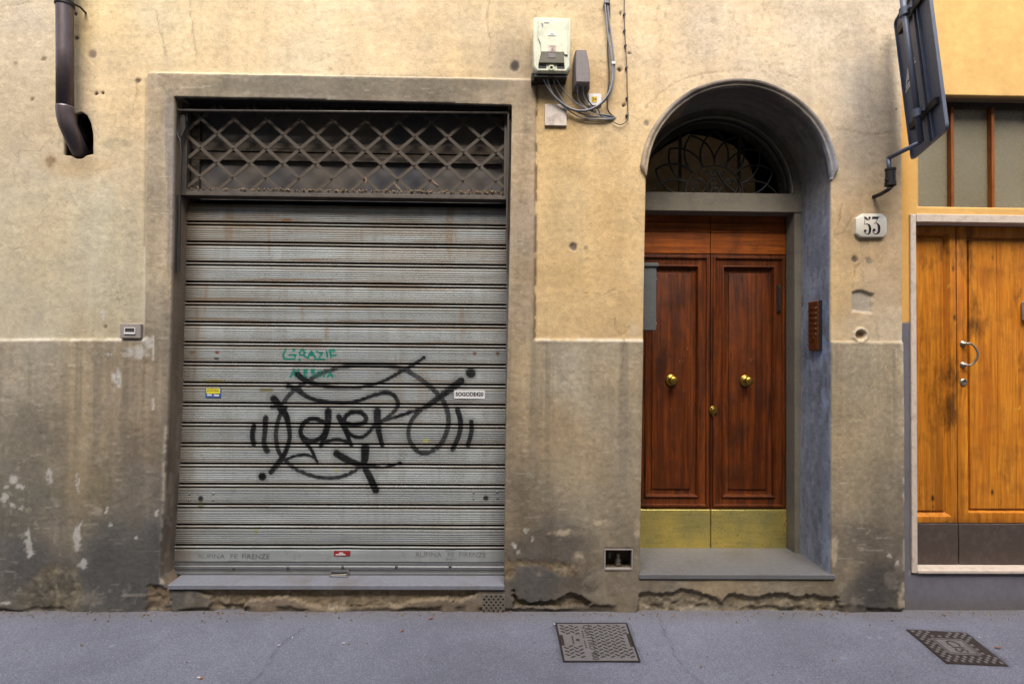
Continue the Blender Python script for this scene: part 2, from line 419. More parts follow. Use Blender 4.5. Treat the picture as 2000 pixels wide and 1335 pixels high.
def wall_mesh(name, xs, zs, openings, shade, parent, mat, origin):
    """a dense relief sheet on y~0 with openings whose rims are carried back into the wall"""
    X, Z = np.meshgrid(xs, zs); nz, nx = X.shape
    X = X.copy(); Z = Z.copy()
    cx = .25 * (X[:-1, :-1] + X[1:, :-1] + X[:-1, 1:] + X[1:, 1:]); cz = .25 * (Z[:-1, :-1] + Z[1:, :-1] + Z[:-1, 1:] + Z[1:, 1:])
    who = np.full(cx.shape, -1)
    for k, op in enumerate(openings):
        P = op['poly']; x0 = min(p[0] for p in P); x1 = max(p[0] for p in P); z0 = min(p[1] for p in P); z1 = max(p[1] for p in P)
        m = (cx > x0) & (cx < x1) & (cz > z0) & (cz < z1); d = np.full(cx.shape, -1.); d[m] = sd_poly(cx[m], cz[m], P); who[d > 0] = k
    for k, op in enumerate(openings):
        t = np.zeros((nz, nx), int); kp = np.zeros((nz, nx), int)
        for di in (0, 1):
            for dj in (0, 1):
                t[di:nz - 1 + di, dj:nx - 1 + dj] |= (who == k); kp[di:nz - 1 + di, dj:nx - 1 + dj] |= (who == -1)
        I, J = np.where((t & kp) > 0); P = op['poly']
        px, pz = X[I, J], Z[I, J]; best = np.full(px.shape, 1e18); bx, bz = px.copy(), pz.copy()
        for i in range(len(P)):
            ax, az_ = P[i]; ex, ez = P[(i + 1) % len(P)][0] - ax, P[(i + 1) % len(P)][1] - az_
            s_ = np.clip(((px - ax) * ex + (pz - az_) * ez) / (ex * ex + ez * ez + 1e-12), 0, 1)
            qx, qz = ax + ex * s_, az_ + ez * s_; dd = (px - qx) ** 2 + (pz - qz) ** 2; mm = dd < best
            best = np.where(mm, dd, best); bx = np.where(mm, qx, bx); bz = np.where(mm, qz, bz)
        X[I, J] = bx; Z[I, J] = bz
    idx = np.arange(nz * nx).reshape(nz, nx); keep = who == -1
    V = np.stack([X.ravel(), np.zeros(X.size), Z.ravel()], 1)
    Q = np.stack([idx[:-1, :-1][keep], idx[:-1, 1:][keep], idx[1:, 1:][keep], idx[1:, :-1][keep]], 1)
    C, D = shade(V, np.full(len(V), -1), np.zeros(len(V)))
    V[:, 1] = D
    Vs = [V]; Qs = [Q]; Cs = [C]; base = len(V); ngons = []
    for k, op in enumerate(openings):
        E = []
        h = who == k
        a = keep[:, :-1] & h[:, 1:]; I, J = np.where(a); E += [(idx[i + 1, j + 1], idx[i, j + 1]) for i, j in zip(I, J)]
        a = h[:, :-1] & keep[:, 1:]; I, J = np.where(a); E += [(idx[i, j + 1], idx[i + 1, j + 1]) for i, j in zip(I, J)]
        a = keep[:-1] & h[1:]; I, J = np.where(a); E += [(idx[i + 1, j], idx[i + 1, j + 1]) for i, j in zip(I, J)]
        a = h[:-1] & keep[1:]; I, J = np.where(a); E += [(idx[i + 1, j + 1], idx[i + 1, j]) for i, j in zip(I, J)]
        vs = sorted({v for e in E for v in e}); mp = {v: n for n, v in enumerate(vs)}; n = len(vs)
        if not n: continue
        steps = op.get('steps', 10); dep = op['depth']; R0 = V[vs]
        ts = np.linspace(0, 1, steps + 1)[1:]; prev = np.array(vs)
        for t in ts:
            W_ = R0.copy(); W_[:, 1] = R0[:, 1] + (dep - R0[:, 1]) * t
            c_, d_ = shade(W_, np.full(n, k), W_[:, 1]); W_[:, 0] += d_ * 0
            ids = base + np.arange(n)
            Qs.append(np.array([(prev[mp[p]], prev[mp[q]], ids[mp[q]], ids[mp[p]]) for p, q in E]))
            Vs.append(W_); Cs.append(c_); base += n; prev = ids
        if op.get('back'):
            m = len(op['poly']); bp = np.array([(p[0], dep - .0005, p[1]) for p in op['poly']])
            c_, d_ = shade(bp, np.full(m, k), bp[:, 1]); Vs.append(bp); Cs.append(c_); ngons.append(list(range(base, base + m))); base += m
    return np_mesh(name, np.concatenate(Vs), np.concatenate(Qs), np.concatenate(Cs) , mat, parent, True, origin, ngons)
def XZ(px, py, y=0): p = U(px, py, y); return (p.x, p.z)

#@@SETTING
# ---------------------------------------------------------------- ground
xs = np.concatenate([np.linspace(-30, -5, 10)[:-1], np.arange(-5, -3.4, .05), np.arange(-3.4, 3.6, .012), np.arange(3.6, 6, .05), np.linspace(6, 30, 10)]); ys = np.concatenate([np.linspace(-4.9, -3, 6)[:-1], np.arange(-3, -1.0, .05), np.arange(-1.0, .65, .012)])
X, Y = np.meshgrid(xs, ys); Zg = (fbm(X, Y, 1.2, 3) - .5) * .012 - .001 * 0
V = np.stack([X.ravel(), Y.ravel(), np.minimum(Zg, .004).ravel()], 1); idx = np.arange(X.size).reshape(X.shape)
Q = np.stack([idx[:-1, :-1].ravel(), idx[:-1, 1:].ravel(), idx[1:, 1:].ravel(), idx[1:, :-1].ravel()], 1)
Cp = np.ones((len(V), 3)) * .9; gx, gy = V[:, 0], V[:, 1]
for ck in ([(570, 1243), (545, 1262), (520, 1300), (490, 1334)], [(1282, 1200), (1300, 1240), (1320, 1280), (1345, 1310), (1375, 1345)]):
    cw = [tuple(G(*p))[:2] for p in ck]; cw = [(cw[0][0] + .02, cw[0][1] + .1)] + cw + [(2 * cw[-1][0] - cw[-2][0], 2 * cw[-1][1] - cw[-2][1])]
    d_, _ = near_line(gx + (fbm(gx, gy, 12, 201, 3) - .5) * .05, gy, cw); Cp *= (1 - .30 * np.exp(-(d_ / .008) ** 2))[:, None]
    V[:, 2] -= .003 * np.exp(-(d_ / .01) ** 2)
Cp *= (1 - .13 * sst(.45, .7, fbm(gx, gy, 2.2, 203, 4)))[:, None]
Cp *= (1 - .10 * sst(.0, -.25, gx + .25 * gy - .6 + .1 * fbm(gx, gy, 6, 204, 3)) * sst(-.9, -.5, gx))[:, None]
for cp_ in ([(1088, 1218), (1222, 1218), (1247, 1290), (1103, 1290)], [(1777, 1231), (1886, 1237), (1962, 1297), (1850, 1292)]):
    d_ = sd_poly(gx, gy, [tuple(G(*p))[:2] for p in cp_]); Cp *= (1 - .42 * sst(-.045, .0, d_ + (fbm(gx, gy, 22, 206, 4) - .5) * .05))[:, None]
for (pa, pb) in (((-3.4, -.62), (-.9, -1.3)), ((1.0, -.05), (3.5, -.16))):
    pass
rg_ = random.Random(21)
for i in range(46):
    a_, b_, r_ = rg_.uniform(-3.2, 3.4), rg_.uniform(-1.1, -.05), rg_.uniform(.008, .022); k_g = sst(1.2, .8, np.sqrt((gx - a_) ** 2 + ((gy - b_) * 1.1) ** 2) / r_ + (fbm(gx, gy, 50, 205, 2) - .5) * .6)
    Cp = mixc(Cp, (.72,) * 3 if i % 3 else (1.5, 1.5, 1.5), k_g * .55)
pav = np_mesh('pavement', V, Q, Cp, 'asphalt'); tag(pav, kind='structure')
g_ = MB().add([(-40, -40, -.13), (40, -40, -.13), (40, 20, -.13), (-40, 20, -.13)], [(0, 1, 2, 3)]).build('road', 'asphalt', origin=(0, 0, 0)); tag(g_, kind='structure')

# ---------------------------------------------------------------- the old building: wall
bldA = empty('old_townhouse', (-.3, 0, 0), 'weathered beige plaster townhouse with a grey plinth, closed shutter and arched brown door', 'building')
PL = [(40, 60, (205, 190, 164)), (60, 250, (204, 186, 156)), (60, 450, (197, 184, 154)), (60, 600, (192, 180, 152)), (200, 40, (224, 202, 158)), (210, 160, (224, 199, 156)),
      (240, 300, (216, 194, 156)), (200, 450, (200, 188, 156)), (220, 600, (186, 174, 144)), (130, 560, (198, 186, 156)), (350, 60, (228, 208, 168)), (450, 110, (226, 202, 160)), (600, 60, (230, 208, 168)),
      (800, 60, (229, 204, 162)), (950, 100, (222, 198, 156)), (1150, 50, (230, 204, 160)), (1180, 180, (224, 193, 144)), (1100, 280, (214, 183, 130)), (1200, 350, (216, 186, 136)),
      (1100, 400, (218, 187, 134)), (1150, 550, (216, 185, 132)), (1200, 640, (206, 174, 124)), (1250, 100, (230, 206, 168)), (1400, 80, (228, 206, 172)), (1550, 80, (222, 203, 172)),
      (1690, 60, (217, 199, 170)), (1650, 150, (206, 190, 164)), (1700, 250, (200, 182, 156)), (1650, 330, (208, 186, 154)), (1745, 150, (224, 204, 172)), (1700, 400, (206, 176, 134)), (1690, 480, (204, 174, 130)),
      (1640, 560, (212, 180, 128)), (1730, 560, (200, 172, 134)), (1730, 640, (204, 184, 152))]
GR = [(310, 165, (172, 156, 132)), (355, 165, (150, 136, 116)), (420, 165, (124, 115, 99)), (550, 165, (124, 114, 98)), (700, 165, (122, 112, 96)), (850, 170, (132, 120, 102)), (950, 178, (144, 130, 108)), (1020, 180, (166, 147, 120)),
      (310, 300, (172, 156, 133)), (305, 500, (168, 153, 128)), (1020, 300, (166, 146, 119)), (1015, 450, (158, 140, 116)), (1015, 560, (164, 144, 116)), (1015, 700, (154, 136, 108)), (310, 620, (142, 130, 110)),
      (50, 700, (152, 140, 120)), (150, 720, (162, 148, 124)), (250, 760, (150, 135, 114)), (50, 850, (132, 122, 104)), (150, 850, (150, 135, 110)), (280, 870, (132, 119, 102)),
      (50, 950, (120, 113, 99)), (170, 950, (132, 120, 98)), (120, 1050, (120, 110, 94)), (270, 970, (120, 110, 97)), (50, 1080, (96, 92, 86)), (220, 1080, (92, 90, 85)), (280, 1060, (88, 87, 84)), (250, 1150, (86, 85, 82)), (100, 1150, (96, 90, 82)),
      (1100, 720, (152, 140, 118)), (1200, 750, (154, 140, 117)), (1050, 850, (146, 128, 102)), (1150, 900, (154, 136, 108)), (1230, 950, (144, 130, 106)), (1020, 1000, (122, 108, 88)),
      (1090, 1030, (104, 95, 83)), (1160, 1000, (138, 125, 103)), (1060, 1130, (92, 86, 80)), (1110, 1150, (100, 90, 78)), (1210, 1150, (122, 111, 94)), (1700, 720, (158, 143, 118)), (1650, 850, (162, 144, 114)), (1740, 850, (154, 139, 115)),
      (1680, 950, (144, 129, 104)), (1740, 1000, (128, 117, 99)), (1690, 1070, (112, 102, 90)), (1700, 1150, (86, 81, 76)), (1645, 1120, (134, 120, 99)), (500, 1175, (118, 103, 86)), (860, 1175, (118, 104, 86)), (1400, 1150, (150, 134, 110))]
# authored in the photograph's own pixels: cracks, chalk, scars
CR_D = [[(1380, 0), (372, 30), (378, 80), (384, 110)], [(303, 20), (310, 60), (318, 90), (322, 120)], [(265, 160), (262, 190), (255, 225)], [(285, 140), (320, 148), (324, 160), (318, 172), (332, 186)],
        [(955, 0), (950, 40), (958, 80), (955, 105)], [(1238, 422), (1250, 432), (1259, 441)], [(1229, 640), (1212, 655), (1205, 640), (1203, 620)], [(1220, 662), (1216, 700), (1214, 740), (1213, 800)],
        [(1262, 210), (1290, 180), (1330, 155), (1390, 140), (1450, 136), (1520, 140), (1560, 150)], [(1645, 400), (1643, 430), (1630, 458)], [(1668, 420), (1650, 450), (1632, 462)],
        [(277, 670), (285, 705), (280, 730), (277, 780), (272, 830), (266, 880)], [(1700, 500), (1672, 520), (1668, 560)], [(1710, 626), (1716, 650), (1718, 665)], [(1690, 1010), (1702, 1035)],
        [(1140, 570), (1180, 575), (1200, 565)], [(0, 12), (30, 6), (55, 2)], [(330, 300), (327, 350), (331, 420), (326, 500), (329, 560), (324, 660)], [(1000, 165), (1008, 175), (1003, 190)], [(1640, 250), (1700, 262), (1740, 258)]]
CR_D[0] = [(368, 0), (372, 30), (378, 80), (384, 110)]
WHITE = [(228, 738, 8, 16), (250, 690, 7, 8), (272, 688, 16, 12), (285, 668, 12, 10), (213, 692, 5, 4), (200, 615, 3, 9), (26, 935, 8, 8), (40, 950, 6, 6), (10, 950, 6, 5), (8, 970, 8, 6), (25, 986, 5, 4), (44, 988, 5, 4),
         (97, 930, 6, 16), (55, 1055, 6, 24), (58, 1080, 5, 10), (150, 1050, 7, 26), (157, 1028, 3, 12), (162, 1100, 10, 8), (208, 998, 3, 6), (214, 1025, 4, 4), (266, 1050, 3, 6), (152, 945, 3, 20), (1006, 1066, 5, 6), (1013, 1078, 4, 5), (1028, 1035, 4, 3),
         (1738, 1085, 3, 4), (1750, 1100, 4, 5), (12, 1176, 12, 4), (1040, 1050, 3, 4), (305, 1000, 4, 6)]
TAN = [(1740, 600, 18, 40), (1745, 640, 22, 22), (1715, 640, 12, 8), (1680, 655, 26, 12), (1240, 640, 12, 20), (1180, 1022, 22, 8), (1245, 1030, 8, 20), (1130, 1100, 14, 22), (1757, 1105, 10, 18), (1762, 1160, 9, 32), (1110, 1040, 40, 6), (1630, 1075, 8, 30)]
REPAIR = [(700, 165, 290, 21), (278, 648, 20, 12), (1640, 1098, 14, 30), (222, 280, 30, 10)]
BROKEN = [([(1250, 1160), (1262, 1157), (1290, 1158), (1318, 1158), (1330, 1151), (1350, 1153), (1372, 1160), (1392, 1166), (1412, 1177), (1424, 1160), (1440, 1161), (1462, 1167), (1480, 1168), (1500, 1160), (1530, 1158), (1560, 1168), (1590, 1160), (1612, 1168), (1632, 1162), (1640, 1176), (1640, 1200), (1244, 1200)], .024, (140, 126, 104)),
          ([(385, 1155), (412, 1168), (410, 1182), (425, 1200), (480, 1200), (472, 1186), (490, 1172), (520, 1168), (560, 1165), (600, 1182), (640, 1190), (700, 1188), (780, 1184), (812, 1172), (862, 1168), (900, 1172), (930, 1160), (930, 1152), (385, 1150)], .024, (134, 118, 94)),
          ([(1000, 1150), (1004, 1186), (1150, 1186), (1152, 1178), (1138, 1168), (1128, 1162), (1112, 1160), (1098, 1166), (1086, 1172), (1040, 1178), (1010, 1172)], .034, (112, 98, 80)),
          ([(60, 1132), (90, 1104), (104, 1098), (118, 1104), (150, 1108), (158, 1150), (160, 1200), (40, 1200), (40, 1180)], .003, (104, 96, 82), 9),
          ([(988, 1080), (1000, 1096), (1040, 1094), (1100, 1098), (1130, 1100), (1128, 1128), (1090, 1120), (1050, 1102), (1010, 1104), (1000, 1130), (985, 1130)], .005, (112, 96, 76), 4),
          ([(290, 1140), (330, 1150), (336, 1200), (285, 1200)], .012, (110, 94, 78))]
SLATE = [(330, 270, 10, 90), (334, 420, 8, 120)]
def shade_A(V, who, dep):
    x, z = V[:, 0], V[:, 2]
    P = np.stack([x, np.maximum(V[:, 1], 0) * (who >= 0), z], 1); px, py = PX(P)
    wx = (fbm(x, z, 9, 1, 5) - .5) * 26; wz = (fbm(x, z, 9, 2, 5) - .5) * 26
    w1 = (fbm(x, z, 40, 31, 3) - .5) * 9; w2 = (fbm(x, z, 40, 33, 3) - .5) * 9
    qx, qy = px + wx, py + wz; ex, ey = px + w1, py + w2
    # low-frequency colour of the two kinds of render coat
    cp = idw(px + wx * 2.5, py + wz * 2.5, PL, 3.0, 34.0) * np.array([1.0, .995, 1.0]); cg = idw(px + wx * 1.6, py + wz * 1.6, GR, 3.4, 26.0) * 1.07
    e = 2.0
    sur = sst(-e, e, px - (288 - (py - 141) * .012) - w1 * .12) * sst(-e, e, (1048 - (py - 155) * .009) - px + w1 * .12) * sst(-e, e, py - (141 + (px - 290) * .0185) + w1 * .2)
    pli = sst(-e, e, py - (664 + np.clip(px - 1050, 0, 800) * .006) + w2 * .15)
    raised = np.maximum(sur, pli); raised = np.where(px > 1800, 1, raised) if False else raised
    C = cp * (1 - raised[:, None]) + cg * raised[:, None]
    # blotches, streaks and speckle that belong to the coat
    n_big = fbm(x, z, 1.7, 5, 5) - .5; n_mid = fbm(x, z, 6.5, 6, 5) - .5; n_f = fbm(x, z, 45, 8, 4) - .5
    stk = fbm(x * 9, z * .8, 1.3, 12, 5) - .5; hz = fbm(x * 1.2, z * 10, 2.0, 14, 4) - .5
    C = C * (1 + (n_big * (.10 + .12 * raised) + n_mid * (.11 + .09 * raised) + n_f * (.07 + .10 * raised) + stk * (.10 + .14 * raised) + hz * .06))[:, None]
    warm = (fbm(x, z, 3.1, 22, 4) - .5)
    C = C * (1 + warm[:, None] * np.array([.05, 0, -.10]))
    D = .011 * (1 - raised) + (fbm(x, z, 3, 40, 4) - .5) * .008 + (fbm(x, z, 14, 41, 4) - .5) * .0026 + (fbm(x * .6, z * 1.6, 7, 42, 3) - .5) * .0018 + n_f * .0016 * (1 + raised)
    def spot(cx, cy, rx, ry, a=.25, ux=None, uy=None):
        return sst(1 + a, 1 - a, np.sqrt(((ux if ux is not None else qx) - cx) ** 2 / rx ** 2 + ((uy if uy is not None else qy) - cy) ** 2 / ry ** 2))
    # grime along surround and plinth foot; darker patches near cabinet and left of sign
    C = mixc(C, (150, 136, 118), .55 * spot(1012, 130, 60, 60, .8)); C = mixc(C, (176, 150, 112), .5 * spot(1140, 180, 70, 60, .9))
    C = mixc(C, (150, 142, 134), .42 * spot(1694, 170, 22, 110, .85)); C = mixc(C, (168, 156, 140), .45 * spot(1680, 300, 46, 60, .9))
    C = mixc(C, (226, 190, 120), .35 * spot(160, 45, 22, 60, .8)); C = mixc(C, (190, 176, 150), .4 * spot(20, 300, 60, 200, .9))
    C = mixc(C, (170, 160, 140), .35 * spot(262, 480, 20, 140, .8)); C = mixc(C, (198, 166, 120), .5 * spot(150, 320, 60, 20, .8)); C = mixc(C, (120, 92, 66), .6 * spot(95, 312, 10, 10, .6, ex, ey))
    C = mixc(C, (78, 76, 74), .55 * spot(230, 1120, 100, 60, .6)); C = mixc(C, (84, 82, 80), .5 * spot(60, 1110, 60, 40, .7)); C = mixc(C, (70, 66, 62), .55 * spot(1710, 1145, 50, 46, .45))
    C = mixc(C, (92, 88, 84), .55 * spot(1050, 1130, 50, 40, .5)); C = mixc(C, (88, 80, 72), .5 * spot(1070, 1060, 70, 26, .7)); C = mixc(C, (96, 88, 76), .4 * spot(1700, 1050, 50, 40, .8))
    C = mixc(C, (106, 96, 84), .4 * spot(90, 860, 60, 60, .9)); C = mixc(C, (100, 94, 82), .35 * spot(20, 980, 60, 60, .9)); C = mixc(C, (172, 150, 118), .38 * spot(150, 800, 20, 220, .7)); C = mixc(C, (100, 94, 84), .3 * spot(255, 900, 20, 200, .8))
    C = mixc(C, (112, 104, 94), .5 * spot(324, 900, 10, 260, .8)); C = mixc(C, (188, 168, 134), .35 * spot(1090, 940, 50, 60, .9))
    for r_ in REPAIR: C = mixc(C, (116, 108, 94), .42 * spot(*r_, .12, ex, ey)) if r_[0] != 222 else mixc(C, (186, 172, 140), .6 * spot(*r_, .2, ex, ey))
    for t in SLATE: C = mixc(C, (134, 128, 126), .55 * spot(*t, .2, px + w1 * .5, py) * (px > 322))
    # peeling tan render and white chalk
    pee = sst(.52, .62, fbm(x, z, 16, 51, 5))
    for t in TAN: C = mixc(C, (206, 186, 156), .65 * spot(*t, .35, ex, ey) * (.35 + .65 * pee))
    for t in WHITE: C = mixc(C, (198, 194, 186), .8 * spot(*t, .3, px + w1 * 1.6, py + w2 * 1.6))
    fl = sst(.665, .70, fbm(x, z, 26, 55, 4)) * sst(.42, .62, fbm(x, z, 2.2, 57, 3)); C = mixc(C, (190, 180, 160), .28 * fl * pli)
    dk = sst(.68, .73, fbm(x, z, 34, 58, 4)) * sst(.45, .65, fbm(x, z, 1.8, 59, 3)); C = mixc(C, (110, 94, 76), .16 * dk)
    scr = sst(.70, .76, fbm(x * .5, z * 4, 16, 68, 4)) * sst(.45, .6, fbm(x, z, 3.4, 69, 3)); C = mixc(C, (204, 194, 176), .32 * scr * raised)
    pit = sst(.72, .78, fbm(x, z, 60, 70, 3)) * sst(.45, .65, fbm(x, z, 2.6, 75, 3)) * (who < 0); C = mixc(C, (120, 102, 82), .22 * pit * raised); D = D + .0012 * pit * raised
    drp = sst(.56, .72, fbm(x * 14, z * .45, 1.2, 78, 4)) * sst(560, 700, py) * sst(1130, 760, py); C = mixc(C, (112, 103, 90), .34 * drp * raised)
    drq = sst(.60, .74, fbm(x * 12, z * .5, 1.3, 79, 4)) * (1 - raised); C = mixc(C, (186, 172, 146), .14 * drq)
    ft = sst(1183, 1190, py + (fbm(x, z * .2, 7, 80, 4) - .5) * 16 + w2 * .6) * (who < 0) * sst(.47, .57, fbm(x, z * 0, 3.1, 81, 4)); C = mixc(C, (66, 58, 48), .6 * ft); D = D + .012 * ft
    # the pale worn line where the plinth coat starts, and the dark drips along the surround's right edge
    ln = np.exp(-((py - (663 + np.clip(px - 1050, 0, 800) * .006) + w2 * .2) / 3.0) ** 2) * (px < 1258) * ((px < 288) | (px > 1046)); C = mixc(C, (216, 206, 186), .85 * ln * sst(.32, .5, fbm(x, z, 12, 61, 3))); C = mixc(C, (120, 104, 84), .35 * np.exp(-((py - (668 + np.clip(px - 1050, 0, 800) * .006) + w2 * .3) / 2.5) ** 2) * (px > 1050) * sst(.4, .6, fbm(x, z, 9, 67, 3))); D = D - .003 * ln
    e1 = np.exp(-((px - (1049 - (py - 155) * .009)) / 3.0) ** 2) * (py > 150) * (py < 660); C = mixc(C, (92, 70, 50), .7 * e1 * sst(.42, .6, fbm(x * 2, z, 18, 62, 3)))
    e2 = np.exp(-((px - (284 - (py - 141) * .012)) / 2.6) ** 2) * (py > 150) * (py < 655); C = mixc(C, (206, 196, 178), .6 * e2 * (py > 480)); C = mixc(C, (140, 124, 104), .5 * e2 * (py < 480))
    e3 = np.exp(-((px - 299) / 2.2) ** 2) * (py > 655) * (py < 800) * sst(.4, .6, fbm(x * .1, z, 22, 63, 2)); C = mixc(C, (212, 204, 192), .8 * e3)
    e4 = np.exp(-((px - (1762 + (py - 670) * .012) + w1 * .2) / 3.4) ** 2) * (py > 600); C = mixc(C, (206, 196, 178), .7 * e4 * sst(.4, .55, fbm(x, z, 20, 64, 3)))
    e5 = np.exp(-((px - (332 - np.clip(py - 500, 0, 700) * .026) + w1 * .5) / 4) ** 2) * (py > 830) * (py < 1140); C = mixc(C, (198, 184, 160), .75 * e5 * sst(.38, .55, fbm(x, z, 24, 65, 3)))
    e6 = np.exp(-((py - (140 + (px - 290) * .0185)) / 1.8) ** 2) * (px > 288) * (px < 1048); C = mixc(C, (224, 206, 176), .55 * e6)
    ck = sst(.63, .7, fbm(x, z, 6, 66, 5)) * (py > 1090) * (py < 1180); C = mixc(C, (150, 140, 124), .45 * ck)
    # cracks
    for c_ in CR_D:
        x0 = min(p[0] for p in c_) - 20; x1 = max(p[0] for p in c_) + 20; y0 = min(p[1] for p in c_) - 20; y1 = max(p[1] for p in c_) + 20
        m = (px > x0) & (px < x1) & (py > y0) & (py < y1) & (who < 0)
        if m.any():
            d_, _ = near_line(ex[m], ey[m], c_); k = np.exp(-(d_ / 1.25) ** 2)
            C[m] = mixc(C[m], (110, 88, 66), .34 * k * (.4 + .9 * fbm(x[m], z[m], 30, 77, 2))); D[m] += .002 * k
    # scars, plugs and holes
    for (cx, cy, r_, dp, c_) in [(1120, 481, 7, .008, (120, 106, 96)), (1005, 127, 9, .004, (82, 74, 66)), (185, 180, 3, .008, (70, 46, 36)), (197, 180, 3.5, .008, (70, 46, 36)), (61, 192, 4, .002, (140, 116, 92)), (1218, 205, 3, .01, (50, 36, 30)),
                                 (82, 112, 5, .002, (150, 128, 104)), (267, 156, 5, .004, (118, 100, 84)), (178, 104, 8, .002, (150, 130, 110)), (1672, 505, 6, .006, (116, 98, 82)), (1700, 509, 6, .002, (150, 134, 112)), (28, 122, 4, .001, (170, 150, 124)), (204, 637, 4, .002, (128, 110, 90)), (1145, 484, 4, .001, (170, 140, 110)),
                                 (1212, 24, 3, .008, (64, 48, 40)), (1211, 135, 4, .008, (64, 48, 40)), (1230, 102, 2.5, .004, (84, 66, 52)), (1753, 213, 2, .006, (60, 44, 34)), (1263, 240, 5, .003, (150, 132, 110)), (145, 25, 3, .004, (70, 54, 46)), (147, 72, 4, .004, (80, 58, 46))]:
        m_ = spot(cx, cy, r_, r_, .3, px + w1 * .5, py + w2 * .5) * (who < 0); C = mixc(C, c_, m_); D = D + dp * m_
    # square patch of bare mortar and the round plaster ring under the house number
    sq = sst(-2, 2, sd_poly(px + w1 * .4, py + w2 * .4, [(1668, 570), (1680, 566), (1708, 574), (1707, 610), (1668, 607)])) * (who < 0); C = mixc(C, (186, 172, 152), sq); D = D + .014 * sq; C = C * (1 + .25 * n_mid * sq)[:, None]
    rg = np.sqrt((px - 1683) ** 2 + ((py - 654) * 1.05) ** 2); ring = sst(3, 1, np.abs(rg - 13)) ; C = mixc(C, (214, 198, 170), .9 * ring); D = D - .010 * ring; hole = sst(9, 7, rg); C = mixc(C, (176, 152, 118), hole); D = D + .022 * hole
    # fallen render
    for (poly, dp, c_, *so) in BROKEN:
        so = so[0] if so else 1.2
        x0 = min(p[0] for p in poly) - 12; x1 = max(p[0] for p in poly) + 12; y0 = min(p[1] for p in poly) - 12
        m = (px > x0) & (px < x1) & (py > y0) & (who < 0)
        if not m.any(): continue
        s_ = sst(-so, so, sd_poly(px[m] + w1[m] * 1.0 + (fbm(x[m], z[m], 110, 131, 2) - .5) * 5, py[m] + w2[m] * .9 + (fbm(x[m], z[m], 110, 132, 2) - .5) * 5, poly))
        rub = .5 * fbm(x[m], z[m], 22, 71, 5, .6) + .5 * fbm(x[m], z[m], 48, 76, 4, .7); rub = .5 + (rub - .5) * 1.5; rub2 = np.abs(fbm(x[m], z[m], 9, 72, 4) - .5) * 2
        cc = np.array(c_, float) * (.62 + .8 * rub)[:, None]; pal = sst(.56, .66, fbm(x[m], z[m], 19, 73, 5)); cc = mixc(cc, (178, 164, 140), (.28 if so > 8 else .45) * pal); cc = mixc(cc, (190, 182, 166), .5 * sst(1182, 1190, py[m]) * sst(.45, .6, fbm(x[m], z[m], 12, 94, 4))); yl = sst(.55, .65, fbm(x[m], z[m], 10, 74, 4)); cc = mixc(cc, (140, 124, 84), .22 * yl)
        C[m] = C[m] * (1 - s_[:, None]) + cc * s_[:, None]; D[m] += s_ * (dp + ((rub - .5) * .022 + (rub2 - .3) * .012) * (.45 if so > 3 else 1))
    D = np.where(py > 1186, D + .0, D)
    # reveals
    k = who
    jamb = k == 0
    if jamb.any():
        base = np.array([130., 113., 94.]); v = fbm(x[jamb] + dep[jamb] * 3, z[jamb], 5, 81, 5); v2 = fbm(dep[jamb] * 30, z[jamb] * 1.2, 1, 82, 4)
        cj = base * (.72 + .34 * v + .26 * v2)[:, None]; top = sst(3.02, 3.14, z[jamb]) * (np.abs(x[jamb] + 1) < 1.02); cj = mixc(cj, (34, 31, 28), .95 * top)  # top: deep shade of the lintel soffit put into its colour
        wht = sst(.60, .66, fbm(dep[jamb] * 6, z[jamb], 9, 83, 4)) * (z[jamb] < 1.5); cj = mixc(cj, (176, 164, 146), .5 * wht); C[jamb] = cj
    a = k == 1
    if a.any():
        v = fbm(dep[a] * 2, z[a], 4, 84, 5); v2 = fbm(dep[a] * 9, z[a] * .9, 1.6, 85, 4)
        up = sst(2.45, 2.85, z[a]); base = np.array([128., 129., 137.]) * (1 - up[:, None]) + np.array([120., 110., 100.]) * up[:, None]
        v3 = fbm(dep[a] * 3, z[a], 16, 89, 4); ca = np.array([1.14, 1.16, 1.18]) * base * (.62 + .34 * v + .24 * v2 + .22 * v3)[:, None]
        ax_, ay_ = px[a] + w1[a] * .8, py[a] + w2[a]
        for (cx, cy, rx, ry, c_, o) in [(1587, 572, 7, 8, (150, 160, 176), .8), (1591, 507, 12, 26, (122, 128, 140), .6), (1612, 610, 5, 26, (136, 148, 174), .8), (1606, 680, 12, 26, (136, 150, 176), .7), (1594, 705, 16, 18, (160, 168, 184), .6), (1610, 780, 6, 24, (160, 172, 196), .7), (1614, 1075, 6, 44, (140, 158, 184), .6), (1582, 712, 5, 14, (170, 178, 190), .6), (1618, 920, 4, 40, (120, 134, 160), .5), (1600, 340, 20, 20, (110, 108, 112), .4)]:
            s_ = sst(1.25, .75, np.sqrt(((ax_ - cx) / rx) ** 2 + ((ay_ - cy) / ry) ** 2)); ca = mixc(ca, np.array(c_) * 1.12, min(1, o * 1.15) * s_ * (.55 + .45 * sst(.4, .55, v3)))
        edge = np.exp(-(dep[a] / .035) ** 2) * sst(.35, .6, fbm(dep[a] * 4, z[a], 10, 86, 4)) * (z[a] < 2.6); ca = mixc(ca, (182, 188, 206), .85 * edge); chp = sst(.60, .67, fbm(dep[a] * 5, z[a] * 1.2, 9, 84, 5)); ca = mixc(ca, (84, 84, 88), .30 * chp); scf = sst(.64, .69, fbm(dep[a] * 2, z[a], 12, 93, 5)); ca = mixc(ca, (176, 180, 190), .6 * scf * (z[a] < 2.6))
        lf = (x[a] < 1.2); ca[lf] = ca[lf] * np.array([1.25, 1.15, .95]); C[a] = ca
    h = k == 2
    if h.any(): C[h] = np.array([52., 40., 32.]) * (.5 + fbm(x[h] + dep[h], z[h] + dep[h], 20, 87, 4))[:, None]
    n_ = k == 3
